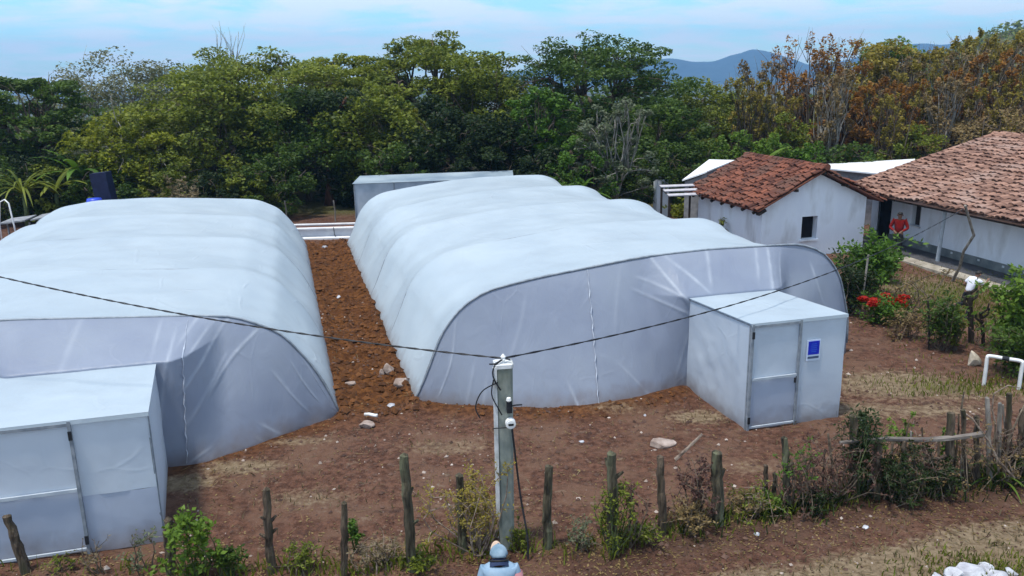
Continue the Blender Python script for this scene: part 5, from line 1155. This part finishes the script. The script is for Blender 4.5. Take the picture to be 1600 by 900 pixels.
def pebbles(name, n, area, s0, s1, mat, label, dens=None):
    x, y = scatter(n, *area, dens); z = hz(x, y); s = s0+(s1-s0)*rng.uniform(0, 1, len(x))**3
    oct_ = np.array([(1, 0, 0), (0, 1, 0), (-1, 0, 0), (0, -1, 0), (0, 0, .75), (0, 0, -.5)], float); fc = np.array([(0, 1, 4), (1, 2, 4), (2, 3, 4), (3, 0, 4), (1, 0, 5), (2, 1, 5), (3, 2, 5), (0, 3, 5)])
    k = len(x); vv = oct_[None]*s[:, None, None]*rng.uniform(.55, 1.25, (k, 6, 3)); th = rng.uniform(0, 6.28, k); c_, s_ = np.cos(th)[:, None], np.sin(th)[:, None]
    vx = vv[..., 0]*c_-vv[..., 1]*s_; vy = vv[..., 0]*s_+vv[..., 1]*c_; vv = np.stack([vx+x[:, None], vy+y[:, None], vv[..., 2]+z[:, None]+s[:, None]*.15], -1)
    me_ = bpy.data.meshes.new(name); me_.from_pydata(vv.reshape(-1, 3).tolist(), [], (fc[None]+np.arange(k)[:, None, None]*6).reshape(-1, 3).tolist()); me_.materials.append(mat)
    return tag(link(name, me_), label, 'ground cover', kind='stuff')
CLOD = nmat('clod', (.05, .028, .022), (.17, .10, .075), scale=3, rough=1., isl=.6)
CLODO = nmat('orange_clod', (.036, .015, .007), (.17, .068, .022), scale=3, rough=1., isl=.6)
PEB = nmat('pebble', (.22, .16, .13), (.55, .47, .42), scale=3, rough=.95, isl=.7)
pebbles('earth_clods', 15000, (-9, 15, 9.5, 24), .010, .06, CLOD, 'loose clods of brown earth', lambda x, y: (1-.9*sst(-.3, -1.6, fence_dist(x, y))*sst(1, 4, x))*(.25+.9*sst(-.12, .2, fbm(x*.8+7, y*.8, 4))))
pebbles('earth_clods', 9000, (-10, -1.5, 15.5, 36), .02, .13, CLODO, 'orange clods heaped along the earth path', lambda x, y: (loc2(x, y)[0] < .1) & (loc2(x, y, O1)[0] > -.1) & (loc2(x, y)[1] > -.6))
pebbles('earth_clods', 3500, (-3, 5, 14, 20), .015, .08, CLODO, 'clods banked against the front film', lambda x, y: np.exp(-((-loc2(x, y)[1]-1.45*np.sin(np.pi*np.clip(loc2(x, y)[0]/7.6, 0, 1))**.8-.15)/.25)**2))
pebbles('gravel', 2600, (-9, 16, 9.5, 26), .012, .055, PEB, 'small pale stones strewn over the bare earth', lambda x, y: .25+.9*sst(.05, .3, fbm(x*.6, y*.6, 3)))
# dead leaves and straw
def litter(name, n, area, size, asp, leaf, label, dens):
    x, y = scatter(n, *area, dens); z = hz(x, y)+.012; C_ = np.stack([x, y, z], -1); d = rng.normal(size=(len(x), 3)); d[:, 2] *= .18
    q_ = leaf_quads(C_, size, rng, up=2.5, asp=asp, dirs=d*3); return tag(link(name, quads_mesh(name, q_, LEAF[leaf])), label, 'ground cover', kind='stuff')
litter('dead_leaves', 26000, (-8, 13, 9.4, 17), .05, .55, 'brown', 'dead brown leaves along the fence', lambda x, y: .12+.9*np.exp(-((fence_dist(x, y)+.3)/1.0)**2))
litter('dead_leaves', 9000, (-8, 13, 9.4, 17), .05, .55, 'redbrown', 'reddish dead leaves on the near side of the fence', lambda x, y: .1+.9*np.exp(-((fence_dist(x, y)+.7)/.9)**2))
def tanm(x, y):
    r = sst(-.6, -2.0, fence_dist(x, y))*sst(1.5, 4, x)
    for px, py, rx, ry, k in ((1400, 600, 1.6, .9, 1.), (1090, 650, .8, .5, .9), (380, 740, 1.2, .5, .6), (300, 745, .6, .35, .7), (480, 780, 1.2, .5, .4), (700, 700, 1.4, .5, .3), (1500, 610, 2.2, .8, .8), (590, 870, 1, .6, .6), (1440, 450, 2., 2., .5)):
        c_ = G(px, py); r = np.maximum(r, k*np.exp(-((x-c_[0])/rx)**2-((y-c_[1])/ry)**2))
    return r
litter('straw', 30000, (-8, 16, 9.4, 30), .13, .09, 'dry', 'dry straw and cut grass on the earth', lambda x, y: .05+.95*tanm(x, y))
litter('dead_twigs', 2600, (-8, 14, 9.4, 19), .26, .035, 'brown', 'thin dead twigs strewn over the earth', lambda x, y: .25+.75*np.exp(-((fence_dist(x, y))/1.2)**2))
litter('dead_twigs', 900, (-8, 14, 9.4, 22), .18, .06, 'dry', 'pale broken twigs strewn over the earth', lambda x, y: .3+0*x)
def grass(name, n, area, h, leaf, label, dens, w_=.012):
    x, y = scatter(n, *area, dens); k = len(x); z = hz(x, y); th = rng.uniform(0, 6.28, k); hh_ = h*rng.uniform(.4, 1.2, k); ln_ = hh_*rng.uniform(.2, .9, k); a_ = rng.uniform(0, 6.28, k)
    B = np.stack([x, y, z], -1); s_ = np.stack([np.cos(th), np.sin(th), np.zeros(k)], -1)*w_; tp = B+np.stack([np.cos(a_)*ln_, np.sin(a_)*ln_, hh_], -1); md = B+np.stack([np.cos(a_)*ln_*.3, np.sin(a_)*ln_*.3, hh_*.62], -1)
    q_ = np.stack([B-s_, B+s_, md+s_*.8, tp, md-s_*.8], 1); return tag(link(name, quads_mesh(name, q_, LEAF[leaf], k=5)), label, 'grass', kind='stuff')
fs_ = lambda x, y: np.exp(-((fence_dist(x, y)+.02)/.28)**2)*(.25+.75*sst(-.1, .25, fbm(x*1.3, y*1.3, 3)))
grass('grass', 34000, (-8, 13, 9.4, 15.5), .20, 'olive', 'olive grass growing along the fence line', lambda x, y: fs_(x, y)*sst(-9, 0, x))
grass('grass', 22000, (0, 13, 9.4, 15.5), .22, 'deep', 'dark grass under the fence at the right', lambda x, y: np.exp(-((fence_dist(x, y))/.3)**2)*sst(2, 5, x))
grass('grass', 26000, (-8, 16, 9.4, 31), .10, 'dry', 'short dry grass patches', lambda x, y: .04+.8*tanm(x, y), .010)
grass('grass', 30000, (8, 17, 17, 31), .13, 'olive', 'green grass of the garden by the veranda', lambda x, y: np.maximum(np.exp(-((x-14)/2.6)**2-((y-24)/3.6)**2), .8*np.exp(-((x-11)/2)**2-((y-17.6)/.7)**2)), .009)
grass('grass', 9000, (4.5, 10, 9, 11.2), .11, 'olive', 'green grass around the white corner rocks', lambda x, y: np.exp(-((x-G(1560, 895)[0])/1.0)**2-((y-G(1560, 895)[1]-.1)/.35)**2), .010)

# ------------------------------------------------------------------ people
SKIN = nmat('skin', (.16, .085, .055), (.21, .115, .075), scale=6, rough=.6)
HAIR = nmat('black_hair', (.008, .007, .006), (.02, .017, .015), scale=20, rough=.6)
def skin_mesh(name, verts, edges, rad, mat, parent, root=0, lv=2):
    me_ = bpy.data.meshes.new(name); me_.from_pydata([tuple(v_) for v_ in verts], edges, []); me_.materials.append(mat)
    o = link(name, me_, parent); md = o.modifiers.new('skin', 'SKIN'); md.use_smooth_shade = True
    sv = me_.skin_vertices[0].data
    for i, r_ in enumerate(rad): sv[i].radius = r_ if hasattr(r_, '__len__') else (r_, r_); sv[i].use_root = (i == root)
    s_ = o.modifiers.new('sub', 'SUBSURF'); s_.levels = lv; s_.render_levels = lv
    return o
def person(label, loc, rz, J, shirt, trousers, sc=1., shoes=None, hat=None, hair=True, sleeve='short'):
    """J: joints in metres (x right, y forward, z up)"""
    o = empty('person', loc, rz, label, 'person'); o.scale = (sc,)*3; J = {k: Vector(v_) for k, v_ in J.items()}
    Vt, Ed, Ra, ix = [], [], [], {}
    def v(n, p_, r_, par=None):
        ix[n] = len(Vt); Vt.append(p_); Ra.append(r_)
        if par is not None: Ed.append((ix[par], ix[n]))
    v('pelvis', J['pelvis'], (.14, .11)); v('waist', J['pelvis'].lerp(J['chest'], .45), (.125, .095), 'pelvis'); v('chest', J['chest'], (.155, .11), 'waist'); v('neck', J['neck'], .055, 'chest')
    hd = J['head']; nk = J['neck']; ax_ = (hd-nk).normalized()
    v('jaw', nk.lerp(hd, .55), .066, 'neck'); v('skull', hd, .092, 'jaw'); v('crown', hd+ax_*.075, .07, 'skull')
    fwd = J.get('face', Vector((0, 1, 0))).normalized()
    for s_ in ('l', 'r'):
        v('sh'+s_, J['sh'+s_], .048, 'chest'); v('ua'+s_, J['sh'+s_].lerp(J['el'+s_], .5), .047, 'sh'+s_); v('el'+s_, J['el'+s_], .039, 'ua'+s_); v('wr'+s_, J['wr'+s_], .027, 'el'+s_)
        d = (J['wr'+s_]-J['el'+s_]).normalized(); side = d.cross(Vector((0, 0, 1))); side = side.normalized() if side.length > .1 else Vector((0, 1, 0))
        if abs(d.z) > .8: side = Vector((0, 1, 0))
        nrm_ = d.cross(side).normalized(); v('pa'+s_, J['wr'+s_]+d*.06, (.036, .02), 'wr'+s_)
        for k in range(4):
            off = side*(.024-.016*k); l_ = (.075, .085, .08, .062)[k]; bs = J['wr'+s_]+d*.095+off
            v(f'f{k}a'+s_, bs, .0085, 'pa'+s_); v(f'f{k}b'+s_, bs+d*l_*.5+nrm_*.008, .008, f'f{k}a'+s_); v(f'f{k}c'+s_, bs+d*l_*.9+nrm_*.03, .007, f'f{k}b'+s_)
        v('t1'+s_, J['wr'+s_]+d*.045+side*.036, .010, 'pa'+s_); v('t2'+s_, J['wr'+s_]+d*.085+side*.052+nrm_*.012, .0085, 't1'+s_)
        v('hi'+s_, J['hi'+s_], .088, 'pelvis'); v('th'+s_, J['hi'+s_].lerp(J['kn'+s_], .5), .072, 'hi'+s_); v('kn'+s_, J['kn'+s_], .053, 'th'+s_)
        v('ca'+s_, J['kn'+s_].lerp(J['an'+s_], .35), .052, 'kn'+s_); v('an'+s_, J['an'+s_], .035, 'ca'+s_); v('to'+s_, J['to'+s_], (.04, .028), 'an'+s_)
    skin_mesh('body', Vt, Ed, Ra, SKIN, o)
    # face
    rt_ = fwd.cross(ax_).normalized()
    for s_ in (-1, 1): mb = MB(); mb.lathe([(.002, -.012), (.011, -.006), (.013, 0), (.011, .006), (.002, .012)], tuple(hd+fwd*.086+rt_*.034*s_+ax_*.005), 8); mb.build('eye', HAIR, o, smooth=True)
    mb = MB(); c_ = hd+fwd*.088-ax_*.02; mb.tube([c_+ax_*.025, c_+fwd*.012, c_-ax_*.012], [.008, .016, .010], 6); mb.build('nose', SKIN, o, smooth=True)
    for s_ in (-1, 1): mb = MB(); mb.tube([hd+rt_*.088*s_+ax_*.02, hd+rt_*.1*s_, hd+rt_*.09*s_-ax_*.03], [.012, .02, .010], 6); mb.build('ear', SKIN, o, smooth=True)
    mb = MB()
    mb.tube([hd+fwd*.082-ax_*.055-rt_*.022, hd+fwd*.090-ax_*.056, hd+fwd*.082-ax_*.055+rt_*.022], [.004, .008, .004], 6)
    mb.build('mouth', nmat('lips', (.15, .06, .045), (.18, .075, .06)), o, smooth=True)
    def cap_mesh(nm, mat, r_, lo, back=0.):
        bm = bmesh.new(); bmesh.ops.create_uvsphere(bm, u_segments=20, v_segments=14, radius=1)
        bmesh.ops.delete(bm, geom=[v_ for v_ in bm.verts if v_.co.z < lo-.55*max(0, -v_.co.y)*back], context='VERTS')
        Q = Matrix((rt_, fwd, ax_)).transposed()
        for v_ in bm.verts: v_.co = hd+ax_*.02+Q @ Vector((v_.co.x*r_*.95, v_.co.y*r_*1.06, v_.co.z*r_*1.08))
        me_ = bpy.data.meshes.new(nm); bm.to_mesh(me_); bm.free(); me_.materials.append(mat)
        for p_ in me_.polygons: p_.use_smooth = True
        q_ = link(nm, me_, o); m_ = q_.modifiers.new('solid', 'SOLIDIFY'); m_.thickness = .008; return q_
    cap_mesh('hair', HAIR, .103, .12, 1.)
    # clothes follow the body
    cv, ce, cr_ = [], [], []
    def c(p_, r_, par=None):
        cv.append(p_); cr_.append(r_)
        if par is not None: ce.append((par, len(cv)-1))
        return len(cv)-1
    a_ = c(J['pelvis']+Vector((0, 0, -.04)), (.158, .128)); b2 = c(J['pelvis'].lerp(J['chest'], .45), (.148, .115), a_); c2 = c(J['chest'], (.172, .126), b2); c3_ = c(J['chest'].lerp(J['neck'], .5)+Vector((0, -.01, 0)), (.15, .125), c2); c(J['chest'].lerp(J['neck'], .9)+Vector((0, -.01, 0)), (.085, .082), c3_)
    for s_ in ('l', 'r'):
        e1 = c(J['sh'+s_], .086, c2); e2 = c(J['sh'+s_].lerp(J['el'+s_], .75), .064, e1)
        if sleeve == 'long': e3 = c(J['el'+s_], .056, e2); c(J['wr'+s_], .044, e3)
    skin_mesh('shirt', cv, ce, cr_, shirt, o)
    cv, ce, cr_ = [], [], []
    a_ = c(J['pelvis']+Vector((0, 0, .05)), (.148, .118)); b2 = c(J['pelvis']+Vector((0, 0, -.05)), (.15, .12), a_)
    for s_ in ('l', 'r'):
        e1 = c(J['hi'+s_], .102, b2); e2 = c(J['hi'+s_].lerp(J['kn'+s_], .5), .088, e1); e3 = c(J['kn'+s_], .07, e2); e4 = c(J['kn'+s_].lerp(J['an'+s_], .5), .066, e3); c(J['kn'+s_].lerp(J['an'+s_], .95), .058, e4)
    skin_mesh('trousers', cv, ce, cr_, trousers, o)
    for s_ in ('l', 'r'):
        d = (J['to'+s_]-J['an'+s_]); mb = MB(); mb.tube([J['an'+s_]-Vector((d.x, d.y, 0))*.3+Vector((0, 0, -.05)), J['an'+s_]+Vector((d.x, d.y, 0))*.4+Vector((0, 0, -.04)), J['to'+s_]+Vector((0, 0, -.0)), J['to'+s_]+Vector((d.x, d.y, 0))*.25], [.045, .05, .045, .025], 8); mb.build('shoe', shoes or BLACK, o, smooth=True)
    return o, cap_mesh, hd, fwd, ax_, rt_
ST = dict(pelvis=(0, 0, .92), chest=(0, 0, 1.24), neck=(0, .02, 1.43), head=(0, .045, 1.565), shl=(-.19, 0, 1.37), shr=(.19, 0, 1.37), ell=(-.25, -.03, 1.09), elr=(.25, -.03, 1.09), wrl=(-.24, .06, .84), wrr=(.24, .06, .84),
          hil=(-.09, 0, .87), hir=(.09, 0, .87), knl=(-.10, .02, .47), knr=(.10, .02, .47), anl=(-.10, 0, .08), anr=(.10, 0, .08), tol=(-.12, .16, .035), tor=(.12, .16, .035))
SHRED = nmat('red_shirt', (.13, .002, .003), (.22, .004, .004), scale=5, rough=.85); TRD = nmat('dark_trousers', (.010, .011, .016), (.02, .022, .03), rough=.9)
p = G(1400, 404)
J = dict(ST); J.update(ell=(-.30, .05, 1.10), elr=(.30, .05, 1.10), wrl=(-.14, .25, 1.02), wrr=(.14, .25, 1.02))
person('person in a red shirt and dark trousers standing at the veranda corner', (p[0], p[1], .06), R(150), J, SHRED, TRD, 1.02, sleeve='long')
SHW = nmat('white_shirt', (.62, .63, .72), (.75, .76, .82), scale=5, rough=.85)
p = G(1508, 497)
J = dict(pelvis=(0, 0, .90), chest=(0, .13, 1.19), neck=(0, .24, 1.36), head=(0, .31, 1.48), face=(0, .9, -.3), shl=(-.18, .19, 1.32), shr=(.18, .19, 1.32), ell=(-.25, .02, 1.10), elr=(.24, .38, 1.12), wrl=(-.22, .20, .98), wrr=(.16, .55, 1.26),
         hil=(-.09, 0, .86), hir=(.09, 0, .86), knl=(-.10, .30, .58), knr=(.10, -.06, .47), anl=(-.10, .10, .26), anr=(.10, -.36, .20), tol=(-.10, .26, .20), tor=(.10, -.30, .06))
J2 = dict(J); J2.update(knr=(.09, .06, .47), anr=(.09, -.05, .08), tor=(.09, .11, .035), knl=(-.09, -.08, .48), anl=(-.09, -.42, .50), tol=(-.09, -.47, .36))
person('child in a white shirt and dark trousers running beside the veranda', (p[0], p[1], 0), R(-75), J2, SHW, TRD, .86)
# foreground figure at the bottom edge
SB = dict(ST); SB.update(chest=(0, .02, 1.24), neck=(0, .09, 1.365), head=(0, .14, 1.455), face=(0, .9, -.45), shl=(-.20, .04, 1.345), shr=(.20, .04, 1.345))
SHB = nmat('pale_blue_shirt', (.17, .27, .38), (.27, .37, .48), scale=4, rough=.9, c3=(.34, .42, .50), s3=3)
hp = AT(780, 874, 8.75)
sc_ = hp[2]/1.50
o, cap_mesh, hd, fwd, ax_, rt_ = person('person in pale blue shirt and grey blue cap at the bottom edge, back turned', (hp[0], hp[1], 0), R(3), SB, SHB, TRD, sc_, sleeve='short')
mb = MB(); nk_ = Vector(SB['neck']); mb.tube([nk_-Vector((0, .05, .03)), nk_+Vector((0, .0, .012)), nk_+Vector((0, .035, .045))], [.155, .125, .10], 16, caps=False); mb.build('neck_band', nmat('navy_band', (.012, .022, .06), (.03, .045, .10), rough=.9), o, smooth=True)  # dark navy band round the neck, below the cap
CAPM = nmat('grey_blue_cap', (.13, .21, .28), (.25, .34, .42), scale=9, rough=.85)
cap_mesh('cap', CAPM, .122, -.12, .35)
bm_ = MB(); bm_.lathe([(.0, 0), (.014, .002), (.010, .010), (.002, .013)], (0, 0, 0), 8); bt = bm_.build('cap_button', CAPM, o, smooth=True); bt.location = hd+ax_*.15; bt.rotation_euler = ax_.to_track_quat('Z', 'Y').to_euler()
bm_ = MB(); Qm = [rt_*math.cos(q_)*.117+fwd*math.sin(q_)*.130 for q_ in np.linspace(math.pi*1.02, math.pi*1.98, 15)]; bm_.tube([hd+ax_*(-.045)+v_ for v_ in Qm], .013, 6); bm_.build('hair_fringe', HAIR, o, smooth=True)
mb = MB(); A = []
for i in range(6):
    f = i/5; A.append([hd+fwd*(.10+.10*f*math.cos(q_))+rt_*(.085*math.sin(q_)*(1-.15*f))*1.0+ax_*(.035-.02*f) for q_ in np.linspace(-1.35, 1.35, 11)])
A = []
for i in range(6):
    f = i/5; A.append([tuple(hd+fwd*(.085+ (.055*f)*math.cos(q_*.9))+rt_*(-.025+.078*math.sin(q_))+ax_*(.05+.13*f*math.cos(q_))) for q_ in np.linspace(-1.4, 1.4, 11)])
mb.grid(A); br = mb.build('cap_brim', nmat('tan_brim', (.50, .36, .27), (.62, .47, .37), rough=.8), o, smooth=True); md = br.modifiers.new('s', 'SOLIDIFY'); md.thickness = .008
mb = MB(); s_ = Vector(SB['shr']); e_ = s_.lerp(Vector(SB['elr']), .72); mb.tube([s_.lerp(e_, .25), s_.lerp(e_, .6), e_], [.083, .079, .073], 10, caps=False); mb.build('sleeve_patch', nmat('pink_cloth', (.62, .26, .28), (.74, .36, .37), rough=.85), o, smooth=True)

mb = MB(); rings = [(.195, .135, 1.20, .0), (.215, .135, 1.30, .01), (.235, .125, 1.37, .025), (.15, .112, 1.405, .045), (.10, .10, 1.412, .06)]
mb.grid([[(rx*math.cos(q_), yy_+ry*math.sin(q_), z_) for q_ in np.linspace(0, 2*math.pi, 25)] for rx, ry, z_, yy_ in rings]); mb.build('shirt_yoke', SHB, o, smooth=True)
